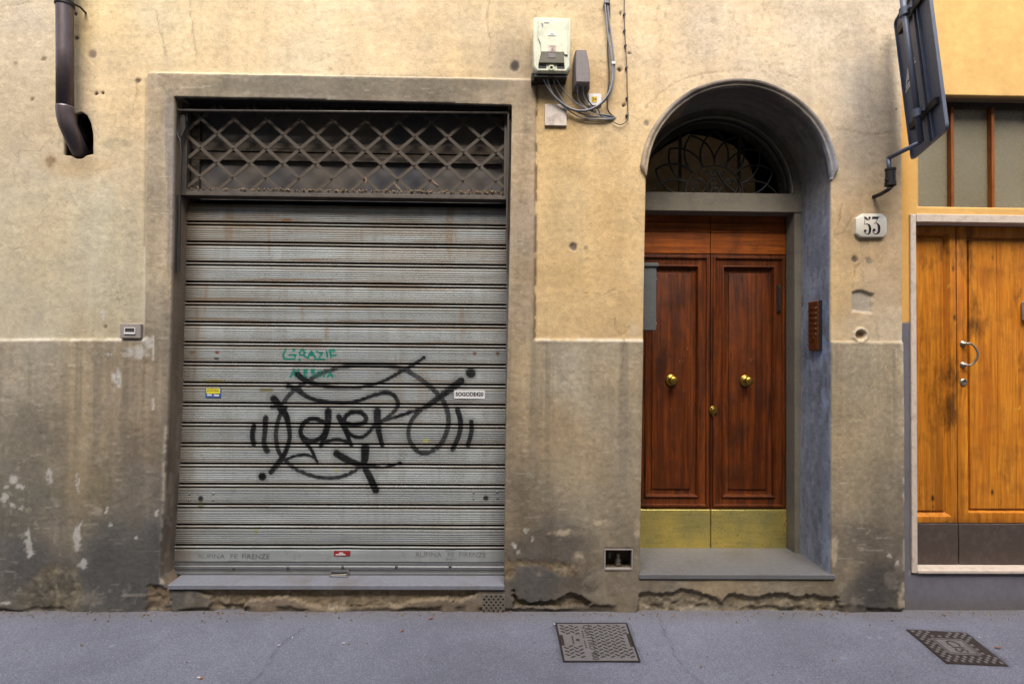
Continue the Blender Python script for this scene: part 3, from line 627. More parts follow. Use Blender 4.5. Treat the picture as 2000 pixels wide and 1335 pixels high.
    if n_.any(): C[n_] = np.array([120., 108., 88.]) * (.6 + .7 * fbm(x[n_] + dep[n_], z[n_] + dep[n_], 20, 88, 4))[:, None]
    return lin(np.clip(C, 8, 250)) * ALB, D

XA0, XA1 = -5.2, U(1765, 700).x
ARC = U(1444, 347); RA = .594
def arch_poly(r_, cx, cz, zb, n=64, xl=None, xr=None):
    pts = [(cx + r_ * math.cos(math.pi * i / n), cz + r_ * math.sin(math.pi * i / n)) for i in range(n + 1)]
    return pts + [(xl if xl is not None else cx - r_, zb), (xr if xr is not None else cx + r_, zb)]
shut_poly = [XZ(*p) for p in [(340, 189), (560, 193), (1000, 205), (996, 450), (991, 700), (987, 900), (984, 1150), (326, 1152), (312, 1128), (312, 1090), (320, 970), (328, 800), (335, 500)]]
zdoor_b = U(1440, 1131).z
door_poly = arch_poly(RA, ARC.x, ARC.z, zdoor_b, xl=U(1249, 1131).x, xr=U(1623, 1131).x)
pipe_poly = [XZ(*p) for p in [(143, 222), (156, 217), (168, 224), (176, 240), (180, 262), (180, 300), (166, 303), (158, 309), (146, 309), (136, 303), (122, 302), (122, 268), (143, 262)]]
niche_poly = [XZ(*p) for p in [(1180, 1071), (1236, 1071), (1236, 1112), (1180, 1112)]]
step = .0085
xs = np.concatenate([np.linspace(XA0, -3.25, 30)[:-1], np.arange(-3.25, XA1 - .004, step), [XA1]])
zs = np.concatenate([np.arange(-.02, 4.0, step), np.linspace(4.0, 7.2, 30)[1:]])
openA = [dict(poly=shut_poly, depth=.34, steps=12), dict(poly=door_poly, depth=.60, steps=30), dict(poly=pipe_poly, depth=.16, steps=6, back=True), dict(poly=niche_poly, depth=.11, steps=5, back=True)]
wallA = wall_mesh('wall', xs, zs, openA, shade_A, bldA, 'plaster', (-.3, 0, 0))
# the exposed end of the old wall beside the newer, slightly recessed one
# dark mass behind the openings
m = MB(); m.box(-2.35, .3, .36, .42, 0, 3.4); m.box(.6, 2.4, 1.25, 1.3, 0, 3.6); m.box(.55, .6, .61, 1.3, 0, 3.6); m.box(2.4, 2.45, .61, 1.3, 0, 3.6); m.box(.55, 2.45, .61, 1.3, 3.6, 3.65)
m.box(.55, .87, .605, .61, 0, 3.65); m.box(2.09, 2.45, .605, .61, 0, 3.65); m.box(.87, 2.09, .605, .61, 3.42, 3.65)
m.build('inner_wall', 'interior_dark', bldA)
m = MB(); pts = [XZ(*p, .64) for p in [(1258, 420), (1258, 345), (1275, 305), (1300, 286), (1345, 262), (1390, 268), (1432, 284), (1462, 316), (1474, 350), (1478, 420)]]
m.prism(pts, .64, .66); m.build('lobby_ceiling', 'interior_beige', bldA)

#@@SHUTTER
# ---------------------------------------------------------------- roller shutter with its spray painted tag
DS = .150
sx0, sx1 = U(355, 700, DS).x - .10, U(988, 700, DS).x + .06
z_top = U(676, 378, DS).z; z_bot = U(665, 1120, DS).z
zl = [U(677, y, DS).z for y in (437, 1065)]; pitch = (zl[0] - zl[1]) / 16
prof = []      # (z, y) from the top down; y positive = deeper
def slat(z0, p, kind='rib'):
    u_ = p / 39.3; q = []
    if kind == 'rib':
        q += [(0, .004), (.8, .0005)]
        for g in (6.5, 11.5, 15.5, 19.5, 23.5, 27.0):
            q += [(g - 1.0, -.0009), (g - .4, .0008), (g + .3, .0008), (g + .9, -.0009)]
        q += [(28.8, -.002), (29.2, .004), (29.6, .016), (33.2, .016), (33.5, .002), (34.0, -.0045), (35.4, -.0055), (36.6, -.002), (37.0, .012), (39.0, .012)]
    return [(z0 - a * u_, DS + y_) for a, y_ in q]
zc = zl[0] + pitch * 1.0 - pitch * (33.5 / 39.3) * 0
z0 = zl[0] + pitch * (32.0 / 39.3) - pitch * .0
n_sl = 0
prof.append((z0 + pitch * .14, DS + .04)); prof.append((z0 + pitch * .10, DS + .004))
while n_sl < 17:
    prof += slat(z0 - n_sl * pitch, pitch); n_sl += 1
ze = z0 - 17 * pitch
zr = U(665, 1098, DS).z
prof += [(ze - .001, DS + .002), (ze - .004, DS - .002)] + [(ze - .004 - (ze - .004 - zr) * t, DS - .002) for t in np.linspace(.05, .95, 14)] + [(zr + .002, DS + .004), (zr, DS + .004)]
zp = [p[0] for p in prof]; yp = [p[1] for p in prof]
nxs = 520; xs_ = np.linspace(sx0, sx1, nxs); X, Z = np.meshgrid(xs_, np.array(zp)); Y = np.repeat(np.array(yp)[:, None], nxs, 1)
for (dx_, dz_, dr_, dd_) in [(-.6, .9, .16, .006), (-1.5, .55, .12, .007), (-.3, .42, .14, -.005), (-1.1, 1.7, .2, .005), (-.25, 1.25, .10, .006), (-1.8, 1.2, .12, -.004), (-1.0, .35, .10, .006)]:
    Y = Y + dd_ * np.exp(-(((X - dx_) / dr_) ** 2 + ((Z - dz_) / (dr_ * .45)) ** 2))
Y = Y + (fbm(X, Z, 2.2, 90, 3) - .5) * .007 + (fbm(X * .6, Z * 30, 1.0, 91, 2) - .5) * .0018
V = np.stack([X.ravel(), Y.ravel(), Z.ravel()], 1); px, py = PX(V); x, z = V[:, 0], V[:, 2]
gro = np.repeat((np.array(yp) > DS + .006)[:, None], nxs, 1).ravel()
bead = np.repeat((np.array(yp) < DS - .0025)[:, None], nxs, 1).ravel()
C = np.repeat(np.array([[154., 158., 156.]]), len(x), 0)
C = C * (.90 + .20 * (fbm(x * .35, z * 9, 2.2, 92, 5)))[:, None] * (1 + .12 * (fbm(x, z, 3, 93, 4) - .5))[:, None]
lo = sst(430, 900, py); C = C * (1 + .0 * lo)[:, None]
upd = sst(700, 400, py) * sst(.35, .7, fbm(x * .7, z * 5, 2.6, 94, 4)); C = mixc(C, (128, 112, 92), .5 * upd)
eL = sst(60, 0, px - (362 - (py - 400) * .021)); C = mixc(C, (122, 106, 88), .55 * eL * (.6 + .6 * fbm(x, z, 8, 95, 3))); C = mixc(C, (112, 110, 108), .5 * sst(930, 985, px))
ph = np.mod(z0 - z, pitch) / pitch
near = np.where((ph > .6) | (ph < .10), 1, 0) * (z > ze); ru = sst(.52, .66, fbm(x * 1.2, z * 20, 1.6, 96, 4)); C = mixc(C, (112, 84, 58), .55 * near * ru * sst(1100, 500, py))
sl_i = np.floor((z0 - z) / pitch).astype(int); rs_ = np.random.RandomState(4).rand(40) ; C = C * (.95 + .10 * rs_[np.clip(sl_i, 0, 39)])[:, None]
C = mixc(C, (112, 100, 86), .40 * sst(.52, .74, ph) * (1 - bead) * (.5 + .8 * fbm(x * 1.5, z * 3, 4, 102, 4)) * (z > ze)); C = mixc(C, (122, 112, 98), .30 * sst(.22, .0, ph) * (z > ze))
drk = sst(.55, .7, fbm(x * 16, z * .6, 1.2, 103, 4)); C = mixc(C, (126, 122, 114), .22 * drk); C = mixc(C, (124, 92, 62), .35 * sst(.64, .74, fbm(x * 9, z * 1.2, 1.4, 104, 4)) * sst(980, 560, py))
C = mixc(C, (44, 38, 33), .95 * gro); C = mixc(C, (172, 168, 160), .5 * bead); C = mixc(C, (120, 98, 78), .35 * bead * sst(.5, .62, fbm(x * 1.3, z * 9, 2.2, 105, 4)))
dk = sst(.68, .74, fbm(x, z, 30, 97, 4)); C = mixc(C, (110, 104, 96), .2 * dk)
for (cx, cy, rx, ry, c_) in [(424, 688, 4, 3, (120, 60, 40)), (423, 700, 5, 2.5, (60, 56, 50)), (376, 688, 6, 3, (120, 96, 70)), (927, 690, 4, 3, (110, 64, 44)), (972, 690, 4, 3, (90, 60, 44)), (392, 973, 5, 5, (22, 20, 18)), (392, 985, 6, 8, (104, 100, 76)), (949, 972, 5, 5, (26, 26, 24)),
                              (418, 745, 22, 4, (120, 112, 60)), (520, 762, 14, 3, (110, 100, 60)), (832, 860, 6, 4, (170, 164, 90)), (657, 918, 5, 3, (170, 164, 90)), (500, 1035, 4, 8, (140, 136, 100)), (582, 1100, 8, 6, (176, 178, 178)), (560, 430, 10, 3, (130, 90, 50)), (480, 440, 30, 3, (120, 100, 70))]:
    C = mixc(C, c_, .8 * sst(1.3, .7, np.sqrt(((px - cx) / rx) ** 2 + ((py - cy) / ry) ** 2)))
# paint strokes; points are 3.7037 x enlarged photograph pixels from (440, 650)
ST = [([(425, 500), (470, 440), (560, 370), (700, 290), (850, 245), (1000, 228), (1150, 235), (1280, 260), (1400, 325), (1500, 405), (1570, 480), (1605, 560), (1615, 640), (1600, 720), (1560, 800), (1500, 850), (1440, 868), (1380, 845), (1335, 780), (1325, 710), (1345, 640), (1390, 580), (1450, 530), (1560, 450), (1700, 345)], [30] * 8 + [34] * 10 + [30] * 5 + [40, 48], .66),
      ([(1590, 440), (1650, 395), (1705, 345)], [38, 46, 50], .92), ([(1120, 640), (1250, 602), (1360, 565), (1440, 540), (1520, 490), (1600, 430)], [22, 24, 26, 30, 34, 38], .85),
      ([(440, 930), (520, 990), (640, 1035), (760, 1050), (860, 1032), (930, 1000), (975, 970)], 26, .70),
      ([(520, 295), (560, 330), (640, 365), (760, 388), (900, 395), (1040, 380), (1150, 345), (1260, 285), (1350, 235), (1435, 180)], [40, 40, 34, 26, 20, 20, 22, 26, 24, 20], .86),
      ([(455, 385), (520, 410), (600, 465), (700, 492), (850, 505), (960, 490), (1060, 455), (1150, 432), (1215, 448), (1250, 505), (1232, 555), (1180, 605), (1120, 645)], [34, 40, 30, 26, 26, 24, 26, 30, 30, 28, 26, 26, 26], .84),
      ([(350, 475), (400, 540), (440, 600), (460, 680), (465, 760), (440, 850), (400, 920), (330, 1005)], [50, 56, 44, 34, 30, 34, 40, 36], .88), ([(335, 530), (440, 535)], 24, .85),
      ([(410, 560), (378, 650), (366, 740), (378, 830), (400, 880), (450, 935)], 30, .74),
      ([(268, 1037), (269, 1038)], 54, .96), ([(1775, 288), (1776, 289)], 68, .86), ([(1436, 178), (1437, 179)], 26, .95), ([(1262, 942), (1263, 943)], 30, .95),
      ([(207, 675), (196, 740), (206, 800)], 36, .94), ([(292, 615), (286, 720), (280, 800), (302, 850)], [40, 34, 34, 44], .82),
      ([(1680, 555), (1702, 640), (1690, 740), (1645, 840)], [38, 36, 32, 36], .84), ([(1780, 640), (1780, 720), (1755, 810)], 32, .84),
      ([(705, 640), (640, 618), (580, 640), (548, 690), (552, 740), (600, 775), (670, 770), (718, 720), (735, 650)], 32, .92), ([(745, 565), (742, 650), (722, 740), (690, 818)], [50, 46, 40, 26], .95),
      ([(545, 745), (570, 780), (620, 840), (662, 925)], [22, 30, 24, 16], .92), ([(440, 915), (500, 890), (580, 880), (640, 900), (665, 930)], 20, .9),
      ([(822, 605), (850, 660), (880, 730), (912, 812)], [40, 38, 30, 26], .94), ([(690, 812), (740, 782), (810, 770), (880, 785), (912, 810)], 24, .9),
      ([(858, 665), (868, 605), (920, 572), (980, 575), (1018, 612), (1000, 650), (930, 662), (872, 655)], 32, .94), ([(868, 680), (900, 730), (960, 755), (1010, 742), (1060, 692), (1092, 640)], 26, .9),
      ([(1100, 565), (1100, 640), (1112, 720), (1135, 810)], [52, 50, 40, 30], .94),
      ([(805, 872), (870, 910), (955, 945), (1050, 962), (1150, 970), (1260, 944)], [48, 50, 40, 24, 16, 16], .9), ([(1012, 830), (1010, 900), (1004, 960), (1040, 1030), (1088, 1135)], [60, 54, 40, 48, 50], .9)]
k_ = 1 / 3.7037; paint = np.zeros(len(x))
jx = (fbm(x, z, 60, 98, 3) - .5) * 2.0
for pts, w, op in ST:
    cp_ = catmull(pts, 5) if len(pts) > 2 else pts
    q = [(440 + a * k_, 650 + b_ * k_) for a, b_ in cp_]
    x0 = min(p[0] for p in q) - 12; x1 = max(p[0] for p in q) + 12; y0 = min(p[1] for p in q) - 12; y1 = max(p[1] for p in q) + 12
    m = (px > x0) & (px < x1) & (py > y0) & (py < y1)
    d_, t_ = near_line(px[m] + jx[m] * .3, py[m], q)
    ww = np.interp(t_, np.linspace(0, 1, len(w)), np.array(w, float)) if hasattr(w, '__len__') else w
    hw = ww * k_ / 2; hw = hw * 1.10; v = np.maximum(op * sst(hw * 1.18, hw * .72, d_) * (.90 + .2 * (fbm(x[m], z[m], 9, 106, 3) - .5) * 2), .16 * op * np.exp(-(d_ / (hw * 2.0)) ** 2) * (.4 + 1.2 * fbm(x[m], z[m], 130, 107, 2))) * (.86 + .28 * fbm(x[m], z[m], 70, 99, 2))
    paint[m] = np.maximum(paint[m], np.clip(v, 0, .97))
paint *= np.where(gro, .6, 1) * np.where(bead, .9, 1)
C = mixc(C, (9, 9, 10), np.clip(paint * 1.10, 0, .99))
GT = [[(275, 205), (240, 270), (200, 345), (215, 420), (240, 465), (400, 470), (540, 465)], [(390, 350), (580, 345), (560, 400)], [(500, 210), (540, 210)], [(690, 290), (740, 220), (810, 220), (860, 290), (800, 340), (700, 350)], [(780, 340), (850, 390), (890, 430)], [(690, 470), (700, 520)],
      [(950, 450), (980, 350), (1045, 240), (1100, 330), (1150, 410)], [(990, 350), (1110, 345)], [(1200, 250), (1290, 280), (1380, 280), (1340, 350), (1290, 410)], [(1160, 478), (1440, 478)], [(1500, 250), (1530, 410)], [(1620, 240), (1640, 420)], [(1590, 235), (1740, 232)], [(1640, 350), (1790, 350)],
      [(420, 1010), (480, 900), (530, 810), (570, 1000)], [(455, 930), (555, 930)], [(660, 790), (660, 1000), (750, 1005)], [(910, 812), (840, 815), (838, 1000), (915, 1000)], [(840, 900), (900, 900)], [(1140, 805), (1060, 820), (1055, 880), (1140, 910), (1135, 985), (1050, 1000)],
      [(1330, 850), (1255, 860), (1250, 910), (1320, 935), (1310, 990), (1235, 1000)], [(1430, 850), (1425, 1000)], [(1540, 1010), (1615, 880), (1690, 1010)], [(1570, 960), (1665, 960)]]
green = np.zeros(len(x))
for i, g in enumerate(GT):
    q = [(540 + a / 15.385, 670 + b_ / 15.385) for a, b_ in g]; m = (px > 535) & (px < 680) & (py > 672) & (py < 745)
    d_, _ = near_line(px[m], py[m], q); green[m] = np.maximum(green[m], sst(2.6, 1.3, d_) * (1. if i < 14 else .9) * (.7 + .5 * fbm(x[m], z[m], 90, 101, 2)))
C = mixc(C, (14, 116, 94), np.clip(green, 0, 1) * (1 - paint * .8) * np.where(gro, .3, 1))
idx = np.arange(X.size).reshape(X.shape); Q = np.stack([idx[:-1, :-1].ravel(), idx[1:, :-1].ravel(), idx[1:, 1:].ravel(), idx[:-1, 1:].ravel()], 1)
shut = np_mesh('roller_shutter', V, Q, lin(np.clip(C, 8, 250)) * ALB, 'zinc_sheet', bldA, True, (-.3, 0, 0))
# bottom bar, embossed maker's lettering, bolts, pull ring, lock plates
zb = z_bot
m = MB(); xl_, xr_ = sx0 + .02, sx1 - .02
pr = [(DS + .002, zr - .0005), (DS - .004, zr - .003), (DS - .004, zr - .020), (DS - .009, zr - .024), (DS - .009, zr - .040), (DS - .005, zr - .044), (DS - .005, zb + .012), (DS - .016, zb + .009), (DS - .016, zb), (DS + .02, zb), (DS + .02, zr - .0005)]
n = len(pr); V_ = [Vector((xl_, a, b_)) for a, b_ in pr] + [Vector((xr_, a, b_)) for a, b_ in pr]
m.add(V_, [tuple(range(n)), tuple(range(2 * n - 1, n - 1, -1))] + [(i, (i + 1) % n, (i + 1) % n + n, i + n) for i in range(n)])
m.build('bottom_bar', 'silver_paint', shut)
for (px0, px1, py0) in ((388, 438, 1086), (812, 860, 1083)):
    off = px0 - 388
    mm = MB()
    text_mb('RUFINA', .043, wallM(U(413 + off, py0 + (0 if off == 0 else -.3), DS - .0022)), mm, .0013, sx=1.15)
    text_mb('FE', .043, wallM(U(457 + off, py0, DS - .0022)), mm, .0013, sx=1.25)
    for dy in (-8.5, 8.5):
        a = U(446 + off, py0 + dy, DS - .0035); b_ = U(468 + off, py0 + dy, DS - .0035); mm.box(a.x, b_.x, a.y, a.y + .003, a.z - .0012, a.z + .0012)
    text_mb('FIRENZE', .043, wallM(U(499 + off, py0, DS - .0022)), mm, .0013, sx=1.12)
    mm.build('embossed_lettering', 'silver_paint', shut)
for (bx, by) in [(456, 1109), (562, 1108), (669, 1107), (774, 1106), (879, 1105)]:
    p = U(bx, by, DS - .009); MB().lathe([(.0095, 0), (.0092, .003), (.007, .006), (.003, .0075)], wallM(p), 14).build('bolt', 'painted_iron', shut, smooth=True)
for (bx, by) in [(370, 964), (370, 976), (417, 963), (417, 976), (925, 961), (925, 973), (971, 960), (972, 972)]:
    p = U(bx, by, DS - .001); MB().lathe([(.0075, 0), (.007, .0025), (.004, .005), (.001, .006)], wallM(p), 12).build('rivet', 'silver_paint', shut, smooth=True)
a, b_ = U(646, 1117, DS - .02), U(681, 1116, DS - .02)
a = a + Vector((0, 0, .004)); b_ = b_ + Vector((0, 0, .004)); pts = [a, a + Vector((.002, -.020, -.006)), a + Vector((.016, -.034, -.008)), b_ + Vector((-.016, -.034, -.008)), b_ + Vector((-.002, -.020, -.006)), b_]
MB().tube(catmull([tuple(p) for p in pts], 5), .004, 8).build('pull_ring', 'chrome_worn', shut, smooth=True)
m = MB(); m.box(a.x + .002, b_.x - .002, DS - .02, DS - .004, a.z - .004, a.z + .006); m.build('handle_plate', 'silver_paint', shut)
# guide rails either side
m = MB()
m.box(U(990, 700, DS).x - .006, U(990, 700, DS).x + .03, DS - .03, DS - .012, z_bot - .01, z_top - .02)
m.build('guide_rail', 'silver_paint', shut)
# head box above the shutter: angle iron carrying the grille
gx0, gx1 = U(359, 300, .10).x, U(990, 300, .10).x
zg0, zg1 = U(676, 381, .10).z, U(676, 212, .10).z
m = MB(); m.box(gx0 - .012, gx1 + .004, .066, .15, zg0 - .024, zg0 - .002)
grl = m.build('window_grille', 'painted_iron', bldA, bevel=.002)
m = MB(); w_ = .028
m.box(gx0 - .004, gx0 + w_, .085, .125, zg0, zg1 + .0); m.box(gx1 - w_ + .01, gx1 + .01, .085, .125, zg0, zg1 + .0); m.box(gx0 + w_, gx1 - w_, .088, .12, zg0, zg0 + .022)
m.build('frame', 'painted_iron', grl, bevel=.002)
c0 = U(424.7, 260.4, .10); hx, hz_ = 32 / 303.2, 28.3 / 303.2
xa, xb, za, zb_ = gx0 + w_, gx1 - w_ + .01, zg0 + .02, zg1 + .0
def diag(sgn, n_, y0, th, mb):
    # line x - c0.x = sgn*(hx/hz)*(c0.z - z) + 2*hx*n
    L = []
    k = hx / hz_
    fx = lambda z: c0.x + sgn * k * (c0.z - z) + 2 * hx * n_
    zz = [zb_, za]; P = [(fx(zb_), zb_), (fx(za), za)]
    (x1, z1), (x2, z2) = P
    if x1 > x2: (x1, z1), (x2, z2) = (x2, z2), (x1, z1)
    if x2 < xa or x1 > xb: return
    if x1 < xa: z1 = z1 + (z2 - z1) * (xa - x1) / (x2 - x1); x1 = xa
    if x2 > xb: z2 = z1 + (z2 - z1) * (xb - x1) / (x2 - x1); x2 = xb
    if x2 - x1 < .01: return
    mb.strip([(x1, z1), (x2, z2)], .0205, y0, th=th)
m = MB()
for n_ in range(-4, 14): diag(1, n_, .094, .004, m)
for n_ in range(-4, 14): diag(-1, n_, .099, .004, m)
for i in range(-3, 26):
    for j in range(-1, 5):
        if (i + j) % 2 == 0:
            x_, z_ = c0.x + i * hx, c0.z - j * hz_
            if xa + .02 < x_ < xb - .02 and za + .02 < z_ < zb_: m.lathe([(.007, 0), (.006, .003), (.002, .0045)], wallM(Vector((x_, .094, z_))), 8)
m.build('lattice', 'bronze_iron', grl)
# boards and dusty panes behind it
m = MB(); zmid = U(676, 305, .2).z
m.box(gx0 - .05, gx1 + .05, .146, .17, zmid + .004, zmid + .06); m.box(gx0 - .05, gx1 + .05, .150, .17, zmid - .055, zmid - .004)
m.box(gx0 - .05, gx0 + .07, .152, .172, zg0 + .001, zg1 + .1); m.box(gx1 - .03, gx1 + .05, .152, .172, zg0 + .001, zg1 + .1)
fw = m.build('transom_window', 'old_board', bldA, bevel=.002)
m = MB(); m.box(gx0 - .05, gx1 + .05, .176, .182, zg0 - .02, zg1 + .14); m.build('pane', 'dusty_pane', fw)
m = MB(); m.box(gx0 - .1, gx1 + .1, .112, .30, zg1 + .002, zg1 + .3); m.build('dark_void_box', 'interior_dark', bldA)  # near-black box added for the shaded void above the awning bar
m = MB(); m.box(gx0 - .1, gx1 + .1, .175, .36, U(676, 392, .16).z - .04, U(676, 392, .16).z - .03); m.build('shutter_box', 'interior_dark', bldA)
# swept-up dust and dead leaves on the grille's ledge
m = MB(); rr = random.Random(5)
for i in range(420):
    x_ = gx0 + .03 + (gx1 - gx0 - .05) * (rr.random() ** .75); s_ = rr.uniform(.002, .008); h_ = rr.random() ** 2 * .016 * (1.0 if x_ > -.6 else .6)
    M_ = Matrix.Translation((x_, .09 + rr.uniform(-.008, .01), zg0 + .022 + h_)) @ Matrix.Rotation(rr.uniform(0, 3), 4, (rr.random(), rr.random(), rr.random() + .1))
    m.box(-s_, s_, -s_ * .7, s_ * .7, -s_ * .35, s_ * .35, M_)
d_ = m.build('ledge_dust', 'dust', grl); tag(d_, kind='stuff')
for nm_, pts in (('scrap', [(769, 357), (778, 366), (783, 372)]), ('scrap', [(713, 346), (716, 352), (714, 358)]), ('scrap', [(845, 352), (850, 358), (856, 362)])):
    MB().strip([XZ(*p, .088) for p in pts], [.006, .012, .004], .086, th=.001).build('paper_scrap', 'dust', grl)
# awning bar with two hanging side arms, just inside the opening
m = MB(); a, b_ = U(346, 216, .035), U(993, 221, .035)
m.tube([a, b_], .0085, 12)
aw = m.build('awning_bar', 'painted_iron', bldA, smooth=True)
m = MB()
m.tube([a + Vector((0, 0, .004)), U(344, 255, .035), U(352, 275, .035), U(354, 300, .035), U(351, 400, .035), U(350, 531, .035)], .0065, 8); m.strip([XZ(357, 222, .05), XZ(358, 250, .05), XZ(353, 268, .05)], [.03, .034, .012], .045, th=.004)
m.box(U(345, 380, .03).x, U(345, 380, .03).x + .008, .028, .034, U(345, 533, .03).z, U(345, 380, .03).z)
m.build('side_arm', 'dark_iron', aw, smooth=False)
m = MB(); m.tube([b_, U(992, 330, .035), U(990, 420, .035), U(991, 532, .035)], .0065, 8); m.tube([U(996, 235, .05), U(995, 380, .05), U(993, 470, .05)], .006, 8); m.build('side_arm', 'painted_iron', aw)
# the slab the shutter closes on
a, b_ = U(327, 1144, -.012), U(985, 1141, -.012); zt = U(665, 1122, DS).z + .0
m = MB(); zt2 = (a.z + b_.z) / 2
V_ = [(a.x, -.012, zt2), (b_.x, -.012, zt2), (b_.x + .02, .33, zt2 + .002), (a.x - .02, .33, zt2 + .002)]
V_ += [(p[0], p[1], zt2 - .028) for p in V_]
m.add(V_, [(0, 1, 2, 3), (7, 6, 5, 4), (0, 4, 5, 1), (1, 5, 6, 2), (2, 6, 7, 3), (3, 7, 4, 0)]); m.build('shutter_sill', 'stone_slab', bldA, bevel=.004)
# broken bits of render in the wall foot are relief in the wall itself; the drain grate sits in the wall foot
#@@DOOR
# ---------------------------------------------------------------- arch, door and fanlight
D1, D2 = .347, .455
prof_ = [(-.010, .02), (-.008, -.002), (-.002, -.009), (.004, -.006), (.008, -.006), (.013, -.016), (.021, -.020), (.030, -.019), (.037, -.012), (.040, -.002), (.041, .012)]
N = 120; tt = np.linspace(0, math.pi, N + 1); pr_ = np.array(prof_); n = len(prof_)
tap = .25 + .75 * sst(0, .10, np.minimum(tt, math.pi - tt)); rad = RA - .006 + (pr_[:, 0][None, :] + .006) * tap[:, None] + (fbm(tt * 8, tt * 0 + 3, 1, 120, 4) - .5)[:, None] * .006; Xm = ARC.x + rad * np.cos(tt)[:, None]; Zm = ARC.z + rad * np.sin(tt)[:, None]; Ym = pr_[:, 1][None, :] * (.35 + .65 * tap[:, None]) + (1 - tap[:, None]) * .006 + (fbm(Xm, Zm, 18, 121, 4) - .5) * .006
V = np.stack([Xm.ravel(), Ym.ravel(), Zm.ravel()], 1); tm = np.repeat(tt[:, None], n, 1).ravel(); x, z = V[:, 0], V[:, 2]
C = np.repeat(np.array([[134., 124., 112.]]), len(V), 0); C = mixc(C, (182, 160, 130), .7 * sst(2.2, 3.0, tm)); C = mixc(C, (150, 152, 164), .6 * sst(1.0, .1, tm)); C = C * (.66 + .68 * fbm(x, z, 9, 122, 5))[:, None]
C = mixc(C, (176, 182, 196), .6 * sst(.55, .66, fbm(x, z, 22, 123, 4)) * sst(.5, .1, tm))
idx = np.arange(V.shape[0]).reshape(N + 1, n); Q = np.stack([idx[:-1, :-1].ravel(), idx[:-1, 1:].ravel(), idx[1:, 1:].ravel(), idx[1:, :-1].ravel()], 1)
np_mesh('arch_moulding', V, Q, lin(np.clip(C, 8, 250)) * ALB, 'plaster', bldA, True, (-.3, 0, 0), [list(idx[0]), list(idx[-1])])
# inner stone surround carrying door and fanlight
FC = Vector((ARC.x - .008, 0, U(1410, 377, D1).z)); RF = .535
xl_, xr_ = U(1250, 700).x - .02, U(1568, 700, D1).x + .01
zb_s = U(1440, 1072, D2).z
jr = U(1552, 700, D1).x; jl = 2 * FC.x - jr
jr2 = U(1535, 700, D2).x; jl2 = 2 * FC.x - jr2
zt_t, zb_t = FC.z, U(1410, 413, D1).z
m = MB()
# jambs: front face, splayed reveal
for (x0, x1, x2) in ((xr_ + .02, jr, jr2), (xl_ - .02, jl, jl2)):
    q = [(x0, D1), (x1, D1), (x2, D2), (x0, D2)]
    Vv = [(p[0], p[1], zb_s - .02) for p in q] + [(p[0], p[1], zb_t + .02) for p in q]
    m.add(Vv, [(0, 1, 2, 3), (7, 6, 5, 4), (0, 4, 5, 1), (1, 5, 6, 2), (2, 6, 7, 3), (3, 7, 4, 0)])
m.box(xl_ - .02, xr_ + .02, D1 - .006, D2 + .04, zb_t, zt_t)
# tympanum ring around the fanlight
outer = [(ARC.x + (RA + .03) * math.cos(t), ARC.z + (RA + .03) * math.sin(t)) for t in np.linspace(0, math.pi, 49)]
inner = [(FC.x + RF * math.cos(t), FC.z + RF * math.sin(t)) for t in np.linspace(0, math.pi, 49)]
outer[0] = (outer[0][0], zt_t); outer[-1] = (outer[-1][0], zt_t)
for i in range(48):
    q = [outer[i], outer[i + 1], inner[i + 1], inner[i]]
    m.prism(q, D1, D2 + .03)
surr = m.build('door_surround', 'surround_stone', bldA, bevel=.003)
ringf = MB(); 
for i in range(48):
    t0, t1 = math.pi * i / 48, math.pi * (i + 1) / 48
    P_ = [(RF + .012, D1 - .008), (RF + .002, D1 - .012), (RF - .006, D1 - .004), (RF - .006, D1 + .01), (RF + .012, D1 + .01)]
    A_ = [Vector((FC.x + r_ * math.cos(t0), y_, FC.z + r_ * math.sin(t0))) for r_, y_ in P_]; B_ = [Vector((FC.x + r_ * math.cos(t1), y_, FC.z + r_ * math.sin(t1))) for r_, y_ in P_]
    ringf.add(A_ + B_, [(j, (j + 1) % 5, (j + 1) % 5 + 5, j + 5) for j in range(5)])
ringf.build('fillet', 'surround_stone', surr, smooth=True)
# fanlight: wooden frame, pane, wrought iron rays
m = MB(); P2 = [(FC.x + (RF - .03) * math.cos(t), FC.z + (RF - .03) * math.sin(t)) for t in np.linspace(0, math.pi, 49)]; P1 = [(FC.x + (RF + .02) * math.cos(t), FC.z + (RF + .02) * math.sin(t)) for t in np.linspace(0, math.pi, 49)]
for i in range(48): m.prism([P1[i], P1[i + 1], P2[i + 1], P2[i]], D2 - .01, D2 + .03)
m.box(FC.x - RF, FC.x + RF, D2 - .02, D2 + .03, FC.z - .01, FC.z + .028)
for t in (.30, .70): m.box(FC.x - RF + 2 * RF * t - .008, FC.x - RF + 2 * RF * t + .008, D2 + .0, D2 + .025, FC.z + .03, FC.z + RF * .86)
fan = m.build('fanlight', 'old_board', bldA)
MB().prism([(FC.x + (RF - .01) * math.cos(t), FC.z + (RF - .01) * math.sin(t)) for t in np.linspace(0, math.pi, 40)], D2 + .012, D2 + .016).build('pane', 'clear_glass', fan)
m = MB(); yi = D1 + .035; sc1 = (D1 + .035 + CAM_D) / F_PX
def irn(pts, r_=.0062, k=6): m.tube(catmull([(FC.x + a_, yi, FC.z + max(c_, .004)) for a_, c_ in pts], k), r_, 6)
r1 = .205
irn([(r1 * math.cos(t), r1 * math.sin(t)) for t in np.linspace(0, math.pi, 17)], .006, 3)
irn([(RF * .985 * math.cos(t), RF * .985 * math.sin(t)) for t in np.linspace(0, math.pi, 25)], .006, 2)
NP = 8
